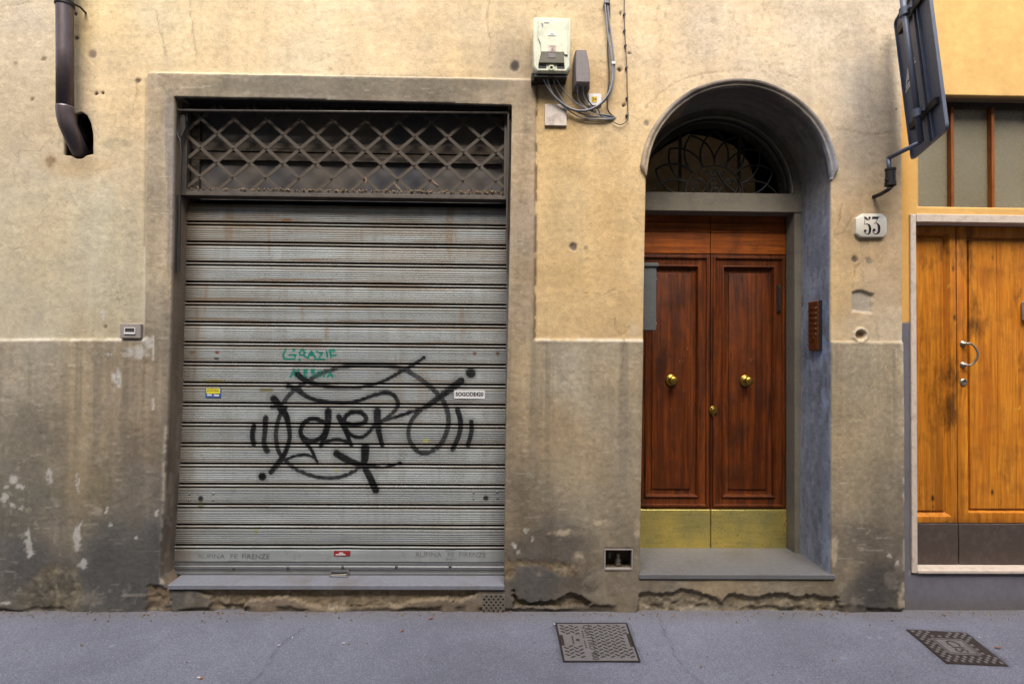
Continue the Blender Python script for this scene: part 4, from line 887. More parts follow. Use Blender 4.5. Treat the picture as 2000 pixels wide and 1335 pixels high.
for i in range(NP + 1):
    th = math.pi * i / NP
    for sg in (-1, 1):
        pts = []
        for t in np.linspace(0, 1, 8):
            rad = r1 + (RF * .97 - r1) * t; rad = r1 + (RF * .84 - r1) * t; a_ = th + sg * .40 * math.cos(math.pi / 2 * t) ** .85
            if not (-.02 < a_ < math.pi + .02): continue
            pts.append((rad * math.cos(a_), rad * math.sin(a_)))
        if len(pts) > 2: irn(pts, .0065, 3)
for cxx in (-.115, 0, .115):
    irn([(cxx + .052 * math.cos(t), .058 + .052 * math.sin(t)) for t in np.linspace(0, 2 * math.pi, 13)], .004, 2)
rr = random.Random(3)
for (cx_, cz_, s_) in ((-.125, .06, .026), (-.10, .10, .018), (0, .06, .028), (0, .12, .022), (.0, .165, .018), (.10, .09, .03), (.06, .15, .02), (-.06, .15, .018), (-.15, .03, .018), (.02, .03, .02)):
    irn([(cx_ + s_ * (1 - t / 9) * math.cos(t * 1.3), cz_ + s_ * (1 - t / 9) * math.sin(t * 1.3)) for t in range(8)], .0042, 3)
irn([(.02, .17), (.06, .10), (.11, .05), (.15, .015)], .007); irn([(-.02, .17), (-.03, .10), (-.01, .05), (-.03, .01)], .005)
m.build('scroll_grille', 'dark_iron', fan, smooth=True)
# the two leaves
zk0, zk1 = U(1388, 1071, D2 - .02).z, U(1388, 995, D2 - .02).z
zl1 = U(1388, 497, D2).z; zh1 = zb_t + .01
xc = U(1387, 750, D2).x; xlf0, xlf1 = jl2, jr2
m = MB()
def board(x0, x1, z0, z1, y, mb=m): mb.box(x0, x1, y, y + .03, z0, z1)
zz = [zl1 + .004, U(1388, 454, D2).z, U(1388, 434, D2).z, zh1]
for i in range(3):
    for (x0, x1) in ((xlf0, xc - .002), (xc + .002, xlf1)): board(x0, x1, zz[i] + .002, zz[i + 1] - .002, D2 + .004 * i)
m.box(xlf0, xlf1, D2 + .035, D2 + .05, zk0 + .005, zh1)
fd = m.build('front_door', 'mahogany_board', bldA, bevel=.003)
def rect(x0, x1, z0, z1, i, y): return [Vector((x0 + i, y, z0 + i)), Vector((x1 - i, y, z0 + i)), Vector((x1 - i, y, z1 - i)), Vector((x0 + i, y, z1 - i))]
def leaf(x0, x1, z0, z1, ins, y, split=True):
    """nested rectangles: frame, moulding, sunk field, raised panel (all distances in metres)"""
    mb = MB(); R_ = [rect(x0, x1, z0, z1, 0, y + .03), rect(x0, x1, z0, z1, 0, y)]
    R_ += [rect(x0, x1, z0, z1, i_, y + d_) for i_, d_ in ins]; mb.rings(R_); return mb
prof_leaf = [(.012, -.001), (.016, -.012), (.028, -.012), (.032, .0), (.036, .001), (.078, .001), (.081, -.008), (.088, -.010), (.093, -.002), (.098, .016), (.104, .018), (.132, .018), (.136, .010), (.142, .008)]
zlf0 = zk1 + .003
for (x0, x1, nm_) in ((xlf0 + .003, xc - .003, 'l'), (xc + .003, xlf1 - .003, 'r')):
    mb = leaf(x0, x1, zlf0, zl1, prof_leaf, D2 - .002)
    mb.box((x0 + x1) / 2 - .0012, (x0 + x1) / 2 + .0012, D2 + .0045, D2 + .0068, zlf0 + .15, zl1 - .15)
    mb.build('door_leaf', 'mahogany', fd, bevel=.0015)
    mk = MB(); mk.rings([rect(x0, x1, zk0, zk1, 0, D2 + .01), rect(x0, x1, zk0, zk1, 0, D2 - .014), rect(x0, x1, zk0, zk1, .003, D2 - .018)]); mk.build('kick_plate', 'brass_plate', fd, bevel=.002)
for p_ in ((1311, 742), (1456, 743)):
    c_ = U(*p_, D2 - .0); MB().lathe([(.042, -.012), (.042, .003), (.037, .007), (.033, .008), (.018, .014), (.0165, .030), (.020, .036), (.029, .041), (.0325, .050), (.031, .060), (.024, .067), (.012, .071), (.003, .072)], wallM(c_), 32).build('door_knob', 'brass_knob', fd, smooth=True)
c_ = U(1393, 801, D2 - .012); mb = MB(); mb.lathe([(.030, -.005), (.030, .004), (.027, .007), (.020, .008), (.020, .014), (.017, .017), (.004, .017)], wallM(c_), 28); mb.prism([(c_.x - .004, c_.z - .045), (c_.x + .004, c_.z - .045), (c_.x + .010, c_.z - .02), (c_.x - .010, c_.z - .02)], c_.y - .003, c_.y + .004)
mb.build('door_lock', 'brass_knob', fd, smooth=False)
c_ = U(1522, 583, D2 - .012); mb = MB(); mb.box(c_.x - .013, c_.x + .013, c_.y, c_.y + .012, c_.z - .098, c_.z + .098); mb.box(c_.x - .008, c_.x + .008, c_.y - .006, c_.y, c_.z - .085, c_.z + .085); mb.build('bolt_plate', 'dark_iron', fd, bevel=.003)
# doorstep slab
a, b_ = U(1249, 1121, -.010), U(1632, 1123, -.010); zs_ = a.z
m = MB(); m.box(a.x - .002, b_.x, -.010, D2 + .03, zs_ - .030, zs_); m.build('doorstep', 'step_stone', bldA, bevel=.004)

#@@BUILDING_B
# ---------------------------------------------------------------- the neighbouring house
YB = .035
bldB = empty('yellow_house', (3.6, YB, 0), 'orange yellow plaster house with pine door in a marble frame beside the old townhouse', 'building')
XB0, XB1 = XA1, 5.4
wz0, wz1 = U(1900, 405, YB).z, U(1900, 187, YB).z
dzt, dzb = U(1900, 421, YB).z, U(1900, 1117, YB).z
dxl = U(1778, 760, YB).x
win_poly = [(U(1793, 300, YB).x, wz0), (4.15, wz0), (4.15, wz1), (U(1793, 300, YB).x, wz1)]
dr_poly = [(dxl, dzb), (4.3, dzb), (4.3, dzt), (dxl, dzt)]
def shade_B(V, who, dep):
    x, z = V[:, 0], V[:, 2]; P = np.stack([x, np.full(len(x), YB), z], 1); px, py = PX(P)
    w = (fbm(x, z, 12, 110, 4) - .5)
    pl = sst(-2, 2, py - 628 + w * 6)
    c1 = np.array([230., 184., 112.]) * (1 + .10 * (fbm(x, z, 2.4, 111, 5) - .5) + .10 * (fbm(x, z, 26, 112, 4) - .5) + .10 * (fbm(x * 5, z * .7, 2, 113, 4) - .5))[:, None]
    c1 = mixc(c1, (214, 158, 78), .6 * sst(1800, 1766, px + w * 30)); c1 = mixc(c1, (214, 160, 80), .35 * sst(190, 420, py))
    c2 = np.array([112., 109., 116.]) * (1 + .16 * (fbm(x, z, 4, 114, 5) - .5) + .10 * (fbm(x, z, 30, 115, 4) - .5))[:, None]
    c2 = mixc(c2, (104, 96, 88), .5 * sst(1150, 1190, py)); 
    C = c1 * (1 - pl[:, None]) + c2 * pl[:, None]
    ed = np.exp(-((py - 1117) / 3.5) ** 2) * sst(.45, .6, fbm(x, z, 14, 116, 3)) * (px > 1776); C = mixc(C, (196, 178, 150), .6 * ed)
    D = (fbm(x, z, 5, 117, 4) - .5) * .004 + (fbm(x, z, 30, 118, 3) - .5) * .001
    rv = who >= 0; D = D + YB
    if rv.any(): C[rv & (who == 0)] = np.array([128., 112., 92.]); C[rv & (who == 1)] = np.array([150., 140., 128.])
    return lin(np.clip(C, 8, 250)) * ALB, D
xs = np.concatenate([np.arange(XB0, 3.6, .012), np.linspace(3.6, XB1, 40)]); zs = np.concatenate([np.arange(-.02, 4.1, .012), np.linspace(4.1, 7.2, 20)[1:]])
wall_mesh('wall', xs, zs, [dict(poly=win_poly, depth=YB + .22, steps=5), dict(poly=dr_poly, depth=YB + .22, steps=5)], shade_B, bldB, 'smooth_stucco', (3.6, YB, 0))
MB().box(XB0, XB1, YB + .30, YB + .36, 0, 4.2).build('inner_wall', 'interior_dark', bldB)
# window over the door
YW = YB + .10
xm = [U(1794, 300, YW).x - .02, U(1856, 300, YW).x, U(1935, 300, YW).x, U(2014, 300, YW).x, U(2093, 300, YW).x, 4.15]
m = MB(); ztw = U(1900, 212, YW).z
m.box(xm[0], 4.16, YW - .01, YW + .05, ztw, wz1 + .02)
m.box(xm[0], 4.16, YW + .002, YW + .05, wz0 - .01, wz0 + .012)
wnd = m.build('transom_window', 'old_board', bldB, bevel=.003)
for i in range(1, 5): MB().box(xm[i] - .009, xm[i] + .011, YW - .018, YW + .03, wz0 + .012, ztw).build('mullion', 'mullion_wood', wnd, bevel=.003)
for i in range(5): MB().box(xm[i] + .011 if i else xm[0], xm[i + 1] - .009, YW + .016, YW + .020, wz0 + .01, ztw + .01).build('pane', 'frosted_glass', wnd)
# marble frame
m = MB(); fx1 = U(1791, 760, YB - .012).x; fz1 = U(1900, 435, YB - .012).z; fzb = U(1900, 1102, YB + .075).z
m.box(dxl - .004, fx1, YB - .014, YB + .10, dzb - .002, dzt + .002); m.box(fx1, 4.3, YB - .016, YB + .09, fz1, dzt + .004); m.box(fx1, 4.3, YB - .018, YB + .10, dzb - .004, fzb); m.box(4.26, 4.304, YB - .0145, YB + .10, fzb, fz1)
m.build('door_frame', 'marble', bldB, bevel=.006)
# pine door: narrow leaf and wide leaf
DB = YB + .075
zt_, zk_, zb_ = fz1 - .0, U(1900, 1021, DB).z, fzb
xq = U(1869, 760, DB).x; xe = 4.27
m = MB(); m.box(fx1 - .01, xe, DB + .03, DB + .05, zb_, zt_); pd = m.build('pine_door', 'pine_varnish', bldB)
pp = [(.004, -.002), (.040, -.002), (.043, .004), (.062, .026), (.066, .030), (.071, .018), (.078, .013)]
l1 = MB(); x0 = fx1 - .045; l1.rings([rect(x0, xq - .003, zk_ + .002, zt_ - .003, 0, DB + .03), rect(x0, xq - .003, zk_ + .002, zt_ - .003, 0, DB)] + [rect(x0, xq - .003, zk_ + .002, zt_ - .003, i_, DB + d_) for i_, d_ in pp]); l1.build('door_leaf', 'pine_varnish', pd, bevel=.002)
pp2 = [(.004, -.002), (.066, -.002), (.069, .004), (.076, .022), (.087, .026), (.090, .012)]
l2 = MB(); l2.rings([rect(xq + .003, xe, zk_ + .002, zt_ - .003, 0, DB + .03), rect(xq + .003, xe, zk_ + .002, zt_ - .003, 0, DB)] + [rect(xq + .003, xe, zk_ + .002, zt_ - .003, i_, DB + d_) for i_, d_ in pp2], close=False)
zf0, zf1 = zk_ + .002 + .090, zt_ - .003 - .090; xf0, xf1 = xq + .003 + .090, xe - .090; xs_b = [xf0, U(1951, 760, DB).x, U(2022, 760, DB).x, U(2092, 760, DB).x, xf1]
for i in range(4): l2.box(xs_b[i] + .001, xs_b[i + 1] - .001, DB + .010, DB + .025, zf0, zf1)
l2.build('door_leaf', 'pine_varnish', pd, bevel=.0015)
for (x0, x1) in ((fx1 - .03, xq - .002), (xq + .004, xe)): MB().rings([rect(x0, x1, zb_ + .003, zk_ - .002, 0, DB + .02), rect(x0, x1, zb_ + .003, zk_ - .002, 0, DB - .002), rect(x0, x1, zb_ + .003, zk_ - .002, .003, DB - .005)]).build('kick_plate', 'black_plate', pd, bevel=.002)
for (q0, q1) in (((1795, 999), (1858, 1002)), ((1895, 999), (2000, 1000))): pass
hp = [U(1880, 671, DB), U(1880, 712, DB)]; mb = MB()
for p in hp: mb.lathe([(.021, 0), (.021, .006), (.016, .010), (.009, .012), (.008, .030)], wallM(p), 20)
mb.tube(catmull([tuple(hp[0] + Vector((0, -.028, 0))), tuple(hp[0] + Vector((.025, -.034, 0))), tuple(hp[0] + Vector((.048, -.045, -.03))), tuple((hp[0] + hp[1]) / 2 + Vector((.056, -.05, 0))), tuple(hp[1] + Vector((.048, -.045, .03))), tuple(hp[1] + Vector((.025, -.034, 0))), tuple(hp[1] + Vector((0, -.028, 0)))], 4), .0065, 8)
mb.build('door_handle', 'chrome_worn', pd, smooth=True)
MB().lathe([(.024, 0), (.024, .006), (.019, .010), (.012, .010), (.011, .006), (.002, .006)], wallM(U(1881, 746, DB)), 24).build('door_lock', 'chrome_worn', pd)
mb = MB(); c_ = U(2001, 607, DB); mb.box(c_.x - .018, c_.x + .03, DB - .022, DB + .004, c_.z - .062, c_.z + .062); o = mb.build('bell_box', 'doorbell_plastic', None, bevel=.005); tag(o, 'small pale grey plastic box on the orange pine door at the right', 'doorbell')

#@@THINGS
# ---------------------------------------------------------------- the other side of the narrow street, behind the camera
op = empty('house_across_street', (0, -6.2, 0), 'plain plastered house on the other side of the narrow street, behind the camera', 'building')
m = MB(); m.box(-16, 16, -8.2, -6.2, -.1, 8.6); m.build('wall', 'opposite_plaster', op)
for fl_ in (1.0, 4.2):
    for i in range(-2, 3):
        x_ = i * 2.4 + .7
        MB().box(x_ - .55, x_ + .55, -6.21, -6.14, fl_, fl_ + 1.7).build('shutter', 'opposite_shutter', op)
# ---------------------------------------------------------------- downpipe
P_ = [U(126, -60, -.075), U(127, 100, -.075), U(127, 205, -.075), U(128, 225, -.072), U(133, 245, -.060), U(143, 268, -.025), U(154, 292, .03), U(160, 306, .09)]
dp = empty('downpipe', (P_[1].x, -.075, 0), 'brown metal downpipe bending into the rough hole in the upper left wall', 'drainpipe')
pts = [P_[0], P_[1], P_[2]] ; rp = .0445
mb = MB(); mb.tube([P_[0] + Vector((0, 0, .6)), P_[0], P_[1], U(127, 210, -.075)], rp, 32, True); mb.build('pipe', 'downpipe_copper', dp, smooth=True)
mb = MB(); mb.tube(catmull([tuple(U(127, 208, -.075))] + [tuple(p) for p in P_[3:]], 5), [rp + .002] * 26, 32, True); mb.build('elbow', 'downpipe_copper', dp, smooth=True)
for yy in (8,): c_ = U(126.5, yy, -.075); mb = MB(); mb.tube([c_ + Vector((0, 0, .014)), c_ - Vector((0, 0, .012))], rp + .006, 32); mb.tube([c_ + Vector((.058, .0, 0)), c_ + Vector((.07, .03, 0)), c_ + Vector((.06, .09, 0))], .006, 8); mb.build('pipe_clamp', 'dark_iron', dp, bevel=.001)

# ---------------------------------------------------------------- meter cabinet
p0, p1 = U(1040, 142, -.10), U(1115, 36, -.10)
x0, x1, z0_, z1_ = p0.x, p1.x, p0.z, p1.z
W_, H_ = x1 - x0, z1_ - z0_
mc = empty('meter_cabinet', ((x0 + x1) / 2, 0, z0_), 'cream plastic electricity cabinet with warning triangle high on the wall', 'electrical box')
f_ = lambda a, b_: (x0 + W_ * a, z0_ + H_ * b_)
mb = MB()
octo = lambda i, cut: [(x0 + i + cut, z0_ + i), (x1 - i - cut, z0_ + i), (x1 - i, z0_ + i + cut * 1.3), (x1 - i, z1_ - i - cut * .4), (x1 - i - cut * .4, z1_ - i), (x0 + i + cut * .4, z1_ - i), (x0 + i, z1_ - i - cut * .4), (x0 + i, z0_ + i + cut * 1.3)]
R_ = [[Vector((p[0], .012, p[1])) for p in octo(.008, .02)], [Vector((p[0], -.10, p[1])) for p in octo(0, .024)], [Vector((p[0], -.112, p[1])) for p in octo(.008, .024)]]
fr = [f_(.24, .28), f_(.86, .28), f_(.97, .22), f_(.97, .86), f_(.90, .90), f_(.12, .90), f_(.13, .80), f_(.14, .50)]
mb.rings(R_); mb.build('housing', 'cabinet_plastic', mc, bevel=.004)
mb = MB(); mb.prism([f_(.15, .14), f_(.83, .14), f_(.80, .335), f_(.215, .335)], -.125, -.108); mb.build('grimy_flap', 'cabinet_grime', mc, bevel=.004)
mb = MB(); q_ = [f_(.13, .92), f_(.92, .92), f_(.92, .30), f_(.83, .30), f_(.80, .345), f_(.215, .345), f_(.20, .50), f_(.13, .60)]; mb.prism(q_, -.120, -.110); mb.build('door', 'cabinet_plastic', mc, bevel=.004)
mb = MB(); mb.box(x0 + W_ * .15, x0 + W_ * .36, -.113, -.110, z0_ + H_ * .06, z0_ + H_ * .13); mb.build('vent_slot', 'ink_black', mc); mb = MB(); mb.box(x0 + W_ * .64, x0 + W_ * .84, -.113, -.110, z0_ + H_ * .06, z0_ + H_ * .13); mb.build('vent_slot', 'ink_black', mc)
mb = MB(); cL = Vector((x0 + W_ * .49, -.112, z0_ + H_ * .065)); mb.lathe([(.016, 0), (.016, .010), (.010, .010), (.009, .002), (.001, .002)], wallM(cL), 20); mb.build('lock_ring', 'cabinet_plastic', mc)
mb = MB(); mb.lathe([(.0085, 0), (.0085, .0035), (.001, .0035)], wallM(cL), 16); mb.build('keyhole', 'ink_black', mc)
t_ = [f_(.40, .64), f_(.60, .64), f_(.505, .745)]
mb = MB(); mb.prism(t_, -.1225, -.119); mb.build('warning_triangle', 'label_white', mc)
mb = MB(); mb.prism([f_(.455, .66), f_(.545, .66), f_(.52, .675), f_(.47, .675)], -.1232, -.122); mb.build('triangle_print', 'cable_grey', mc)
mb = MB(); mb.prism([f_(.39, .35), f_(.60, .35), f_(.60, .47), f_(.39, .47)], -.1222, -.119); mb.build('paper_label', 'sticker_yellow' if False else 'old_tile', mc)
mb = MB(); mb.prism([f_(.46, .43), f_(.56, .43), f_(.56, .44), f_(.46, .44)], -.123, -.121); mb.prism([f_(.48, .39), f_(.53, .39), f_(.53, .405), f_(.48, .405)], -.123, -.121); mb.prism([f_(.46, .365), f_(.56, .365), f_(.56, .372), f_(.46, .372)], -.123, -.121); mb.build('label_print', 'ink_brown', mc)
mb = MB(); mb.prism([f_(.41, .235), f_(.59, .235), f_(.59, .325), f_(.41, .325)], -.127, -.124); mb.build('grey_tag', 'grey_plastic', mc)
mb = MB(); mb.prism([f_(.29, .865), f_(.42, .865), f_(.42, .88), f_(.29, .88)], -.1215, -.119); mb.prism([f_(.21, .86), f_(.27, .86), f_(.27, .81), f_(.25, .77), f_(.23, .82)], -.1212, -.119); mb.build('maker_mark', 'cable_grey', mc)
mb = MB(); mb.box(x0 + .01, x1 - .02, -.09, .0, z0_ - .022, z0_ + .002); mb.box(x0 - .004, x0 + .03, -.06, .0, z0_ - .03, z0_ + .02); mb.build('cable_entry', 'dark_iron', mc, bevel=.003)

# ---------------------------------------------------------------- small junction box
p0, p1 = U(1121, 168, -.07), U(1153, 97, -.07); x0, x1, z0_, z1_ = p0.x, p1.x, p0.z, p1.z; W_, H_ = x1 - x0, z1_ - z0_
jb = empty('junction_box', ((x0 + x1) / 2, 0, z0_), 'tapering brown grey junction box with cables, right of the cream cabinet', 'electrical box')
o_ = [(-.01, -.02), (1.02, -.02), (1.0, .5), (.95, .7), (.82, 1.0), (.08, 1.0), (-.0, .72)]
fr = [(.12, .06), (.95, .06), (.93, .5), (.88, .7), (.72, .97), (.14, .97), (.1, .72)]
V0 = [Vector((x0 + W_ * a, .012, z0_ + H_ * c_)) for a, c_ in o_]; V1 = [Vector((x0 + W_ * a, -.045, z0_ + H_ * c_)) for a, c_ in o_]; V2 = [Vector((x0 + W_ * a, -.078, z0_ + H_ * c_)) for a, c_ in fr]
MB().rings([V0, V1, V2]).build('housing', 'grey_plastic', jb, bevel=.003)
mb = MB(); mb.box(x0 + W_ * .12, x0 + W_ * .97, -.083, -.06, z0_ + H_ * .09, z0_ + H_ * .24); mb.build('band', 'grey_plastic', jb, bevel=.002)

# ---------------------------------------------------------------- cables (zoom 5.135 x from (1000, 0))
def Z4(a, b_): return (1000 + a / 5.135, b_ / 5.135)
cg = 'cables looping below the cabinet'
def cable(pts, rad, mat, label, ys=-.012, grp=cg, name='cable', yend=None):
    P = [U(*Z4(*p[:2]), p[2] if len(p) > 2 else ys) for p in pts]
    o = MB().tube(catmull([tuple(p) for p in P], 6), rad, 8).build(name, mat, None, smooth=True); tag(o, label, 'cable', grp); return o
cable([(925, -60, -.02), (940, 120, -.02), (962, 350, -.02), (1000, 600, -.025), (1010, 720, -.025), (990, 880, -.03), (940, 980, -.03), (860, 1060, -.03), (740, 1108, -.03), (620, 1100, -.03), (520, 1050, -.03), (420, 960, -.04), (350, 860, -.05), (300, 750, -.07)], .0062, 'cable_grey', 'thickest grey cable sweeping from the top in a loop to the cream cabinet')
cable([(950, -60, -.016), (962, 100, -.016), (990, 330, -.02), (1022, 600, -.022), (1024, 720, -.02), (1000, 900, -.02), (930, 1010, -.02), (840, 1080, -.02), (700, 1118, -.02), (560, 1085, -.02), (450, 1000, -.03), (380, 880, -.05), (350, 770, -.07)], .0055, 'cable_grey', 'grey cable running just outside the thickest one around the same loop')
cable([(968, -60, -.01), (978, 60, -.01), (975, 260, -.008), (960, 470, -.008), (970, 650, -.008), (975, 780, -.01), (965, 900, -.008), (955, 1010, -.004), (970, 1120, -.004), (1045, 1190, .02)], .0045, 'cable_dark', 'dark dusty cable dropping straight down behind the loop to the hole')
cable([(415, 760, -.07), (430, 860, -.05), (480, 960, -.03), (560, 1070, -.02), (700, 1140, -.014), (860, 1170, -.01), (1000, 1185, .0), (1050, 1190, .02)], .0040, 'cable_grey', 'thin grey cable from the middle of the cream cabinet to the hole')
cable([(440, 780, -.07), (500, 880, -.05), (600, 1000, -.03), (720, 1080, -.02), (860, 1140, -.014), (980, 1160, -.006), (1050, 1185, .02)], .0034, 'cable_grey', 'thinnest pale cable leaving the right end of the cream cabinet')
cable([(520, 1060, -.014), (600, 1130, -.012), (700, 1180, -.01), (860, 1196, -.008), (980, 1196, -.004), (1050, 1195, .02)], .0036, 'cable_grey', 'lowest pale cable sagging under the others to the hole')
for i, (a, q) in enumerate([(655, 'leftmost'), (685, 'second from left'), (712, 'third from left'), (738, 'rightmost')]):
    cable([(a, 860, -.06), (a + 2, 930, -.04), (a + 14 + 10 * i, 1010 + 8 * i, -.02), (a + 90 + 12 * i, 1090 + 4 * i, -.014), (900, 1150 + 6 * i, -.01), (1045, 1185 + 3 * i, .015)], .0038, 'cable_dark' if i % 2 else 'cable_grey', 'thin cable leaving the tapering junction box, %s of its four' % q, grp='cables under the junction box')
cable([(1128, -60, -.004), (1126, 120, -.004), (1130, 300, -.004), (1140, 480, -.004), (1152, 700, -.004), (1155, 900, -.004), (1162, 1100, -.004), (1160, 1200, -.004), (1090, 1250, -.004), (1010, 1220, -.002)], .0028, 'cable_dark', 'thin dark bell wire stapled to the plaster left of the arch', grp=None)
for i, (a, b_) in enumerate([(1128, 148), (1130, 312), (1140, 460), (1150, 682), (1155, 985), (1152, 1160)]):
    c_ = U(*Z4(a, b_), .002); o = MB().box(c_.x - .009, c_.x + .006, -.006, .012, c_.z - .005, c_.z + .005).build('cable_clip', 'cable_dark', None, bevel=.001); tag(o, ['topmost dark clip on the thin bell wire', 'second clip from the top on the bell wire', 'third clip from the top on the bell wire', 'clip on the bell wire level with the cabinet bottom', 'fifth clip from the top on the bell wire', 'lowest clip on the bell wire'][i], 'clip', 'clips on the bell wire')
c_ = U(*Z4(1018, 630), -.03); o = MB().box(c_.x - .012, c_.x + .014, -.034, -.024, c_.z - .010, c_.z + .008).build('cable_tie', 'label_white', None, bevel=.002); tag(o, 'white cable tie around the grey cable loop', 'cable tie')
c_ = U(*Z4(955, 30), -.02); o = MB().box(c_.x - .02, c_.x + .014, -.03, .01, c_.z - .006, c_.z + .006).build('cable_clamp', 'cable_grey', None, bevel=.002); tag(o, 'grey clamp holding the cable bundle near the top edge', 'clamp')
# ragged hole the cables enter
c_ = U(1206, 231, 0)
# old tile and little yellow plate
a, b_ = U(1064, 245, -.004), U(1107, 204, -.004); o = MB().box(a.x, b_.x, -.006, .012, a.z, b_.z).build('old_tile', 'old_tile', None, bevel=.002); tag(o, 'stained square ceramic tile on the wall below the cream cabinet', 'tile')
a, b_ = U(1150, 205, -.004), U(1175, 183, -.004); pl_ = MB().box(a.x, b_.x, -.002, .012, a.z, b_.z).build('number_plate', 'label_white', None, bevel=.002); tag(pl_, 'little white plate with yellow square behind the cable loop', 'plate')
cy_ = (a + b_) / 2; MB().box(cy_.x - .022, cy_.x + .012, -.004, -.002, cy_.z - .018, cy_.z + .018).build('yellow_field', 'label_yellow', pl_)
text_mb('54', .028, wallM(Vector((cy_.x - .005, -.0048, cy_.z))), None, .0004).build('figures', 'ink_black', pl_)

# ---------------------------------------------------------------- socket cover beside the shutter
a, b_ = U(234, 660, -.012), U(275, 632, -.012); so_ = empty('wall_socket', (a.x, 0, a.z), 'grey key switch box on the wall left of the shutter', 'switch')
MB().box(a.x, b_.x, -.014, .014, a.z, b_.z).build('cover', 'socket_plastic', so_, bevel=.004)
c_ = (a + b_) / 2; mb = MB(); w2_, h2_ = .034, .020
for q in ((-w2_, w2_, -h2_, -h2_ + .012), (-w2_, w2_, h2_ - .004, h2_), (-w2_, -w2_ + .005, -h2_ + .012, h2_ - .004), (w2_ - .005, w2_, -h2_ + .012, h2_ - .004)): mb.box(c_.x + q[0], c_.x + q[1], -.020, -.013, c_.z + q[2], c_.z + q[3])
mb.build('slot_frame', 'label_white', so_, bevel=.001); MB().box(c_.x - w2_ + .005, c_.x + w2_ - .005, -.0165, -.0145, c_.z - h2_ + .012, c_.z + h2_ - .004).build('slot', 'cable_dark', so_)

# ---------------------------------------------------------------- letter box on the left side of the doorway
zt_, zb_ = U(1270, 515, .16).z, U(1270, 645, .16).z; xr = U(1282, 580, .13).x
lb = empty('letter_box', (.9, .2, zb_), 'grey metal letter box fixed inside the left side of the arched doorway', 'letter box')
MB().box(.868, xr, .13, .33, zb_, zt_ - .022).build('body', 'mailbox_paint', lb, bevel=.003)
MB().box(.866, xr + .012, .12, .335, zt_ - .024, zt_).build('lid', 'mailbox_paint', lb, bevel=.004)
mb = MB(); mb.box(xr - .004, xr + .003, .15, .32, zb_ + .03, zt_ - .12); mb.build('door', 'mailbox_paint', lb, bevel=.002); mb = MB(); mb.tube([(xr, .17, zt_ - .10), (xr + .013, .17, zt_ - .10)], .006, 10); mb.build('latch', 'chrome_worn', lb); mb = MB(); mb.tube([(xr, .16, zb_ + .045), (xr + .008, .16, zb_ + .045)], .012, 10); mb.build('latch', 'chrome_worn', lb)

# ---------------------------------------------------------------- intercom on the right reveal
xw = ARC.x + RA
za_, zb_ = U(1590, 590, .2).z, U(1590, 684, .2).z
ya, yb_ = CAM_D * 0 + (xw - CAM[0]) * F_PX * 0 + .105, .215
ic = empty('intercom', (xw, .16, zb_), 'tall narrow brass intercom with name plates on the right side of the doorway', 'intercom')
MB().box(xw - .030, xw + .01, ya, yb_, zb_, za_).build('panel', 'red_brass', ic, bevel=.003)
mb = MB(); mb.box(xw - .026, xw + .005, ya - .006, ya, zb_ - .004, za_ + .004); mb.build('side_plate', 'dark_iron', ic)
for i in range(6):
    zq = za_ - .045 - i * (za_ - zb_ - .11) / 6.2
    MB().box(xw - .034, xw - .029, ya + .045, yb_ - .010, zq - .006, zq + .006).build('name_plate', 'red_brass', ic, bevel=.001)
    MB().lathe([(.007, 0), (.007, .004), (.004, .006), (.001, .006)], Matrix.Translation((xw - .030, ya + .022, zq)) @ Matrix.Rotation(-math.pi / 2, 4, 'Y'), 12).build('bell_button', 'chrome_worn', ic)
MB().lathe([(.020, 0), (.020, .002), (.016, .003), (.001, .003)], Matrix.Translation((xw - .030, ya + .06, zb_ + .075)) @ Matrix.Rotation(-math.pi / 2, 4, 'Y'), 20).build('speaker', 'brass_knob', ic)

# ---------------------------------------------------------------- house number 53 (zoom 19.07 x from (1665, 405))
def Z9(a, b_): return (1665 + a / 19.07, 405 + b_ / 19.07)
hn = empty('house_number', tuple(U(1702, 440, 0)), 'white glazed house number tile reading 53 right of the arch', 'house number')
otl = [(370, 225), (1120, 225), (1290, 390), (1300, 950), (1180, 1110), (330, 1110), (150, 950), (150, 400)]
P3 = [XZ(*Z9(*p), -.012) for p in otl]; cxx = sum(p[0] for p in P3) / 8; czz = sum(p[1] for p in P3) / 8
MB().rings([[Vector((p[0], .012, p[1])) for p in P3], [Vector((p[0], -.008, p[1])) for p in P3], [Vector((cxx + (p[0] - cxx) * .94, -.013, czz + (p[1] - czz) * .93)) for p in P3]]).build('tile', 'ceramic', hn, bevel=.002)
def glyph(name, polys, strokes):
    mb = MB()
    for pl in polys: mb.prism([XZ(*Z9(*p), -.0135) for p in pl], -.0142, -.0125)
    for pts, w in strokes:
        cp_ = catmull(pts, 5) if len(pts) > 2 else pts; Wd = np.interp(np.linspace(0, 1, len(cp_)), np.linspace(0, 1, len(w)), w) / 19.07 * .0032
        mb.strip([XZ(*Z9(*p), -.0135) for p in cp_], list(Wd), -.0142, th=.0016)
    mb.build(name, 'numeral_enamel', hn)
circ = lambda cx, cy, r_: [(cx + r_ * math.cos(t), cy + r_ * math.sin(t)) for t in np.linspace(0, 2 * math.pi, 14)[:-1]]
glyph('numeral', [circ(635, 385, 42), circ(480, 865, 44)], [([(440, 350), (500, 400), (560, 450), (620, 455), (665, 400)], [40, 75, 40, 18, 20]), ([(455, 360), (455, 500), (450, 640)], [14, 14, 14]), ([(450, 640), (500, 620), (560, 620), (630, 680), (655, 800), (640, 920), (590, 990), (520, 990), (455, 930), (435, 860)], [12, 18, 36, 80, 92, 80, 40, 18, 18, 30])])
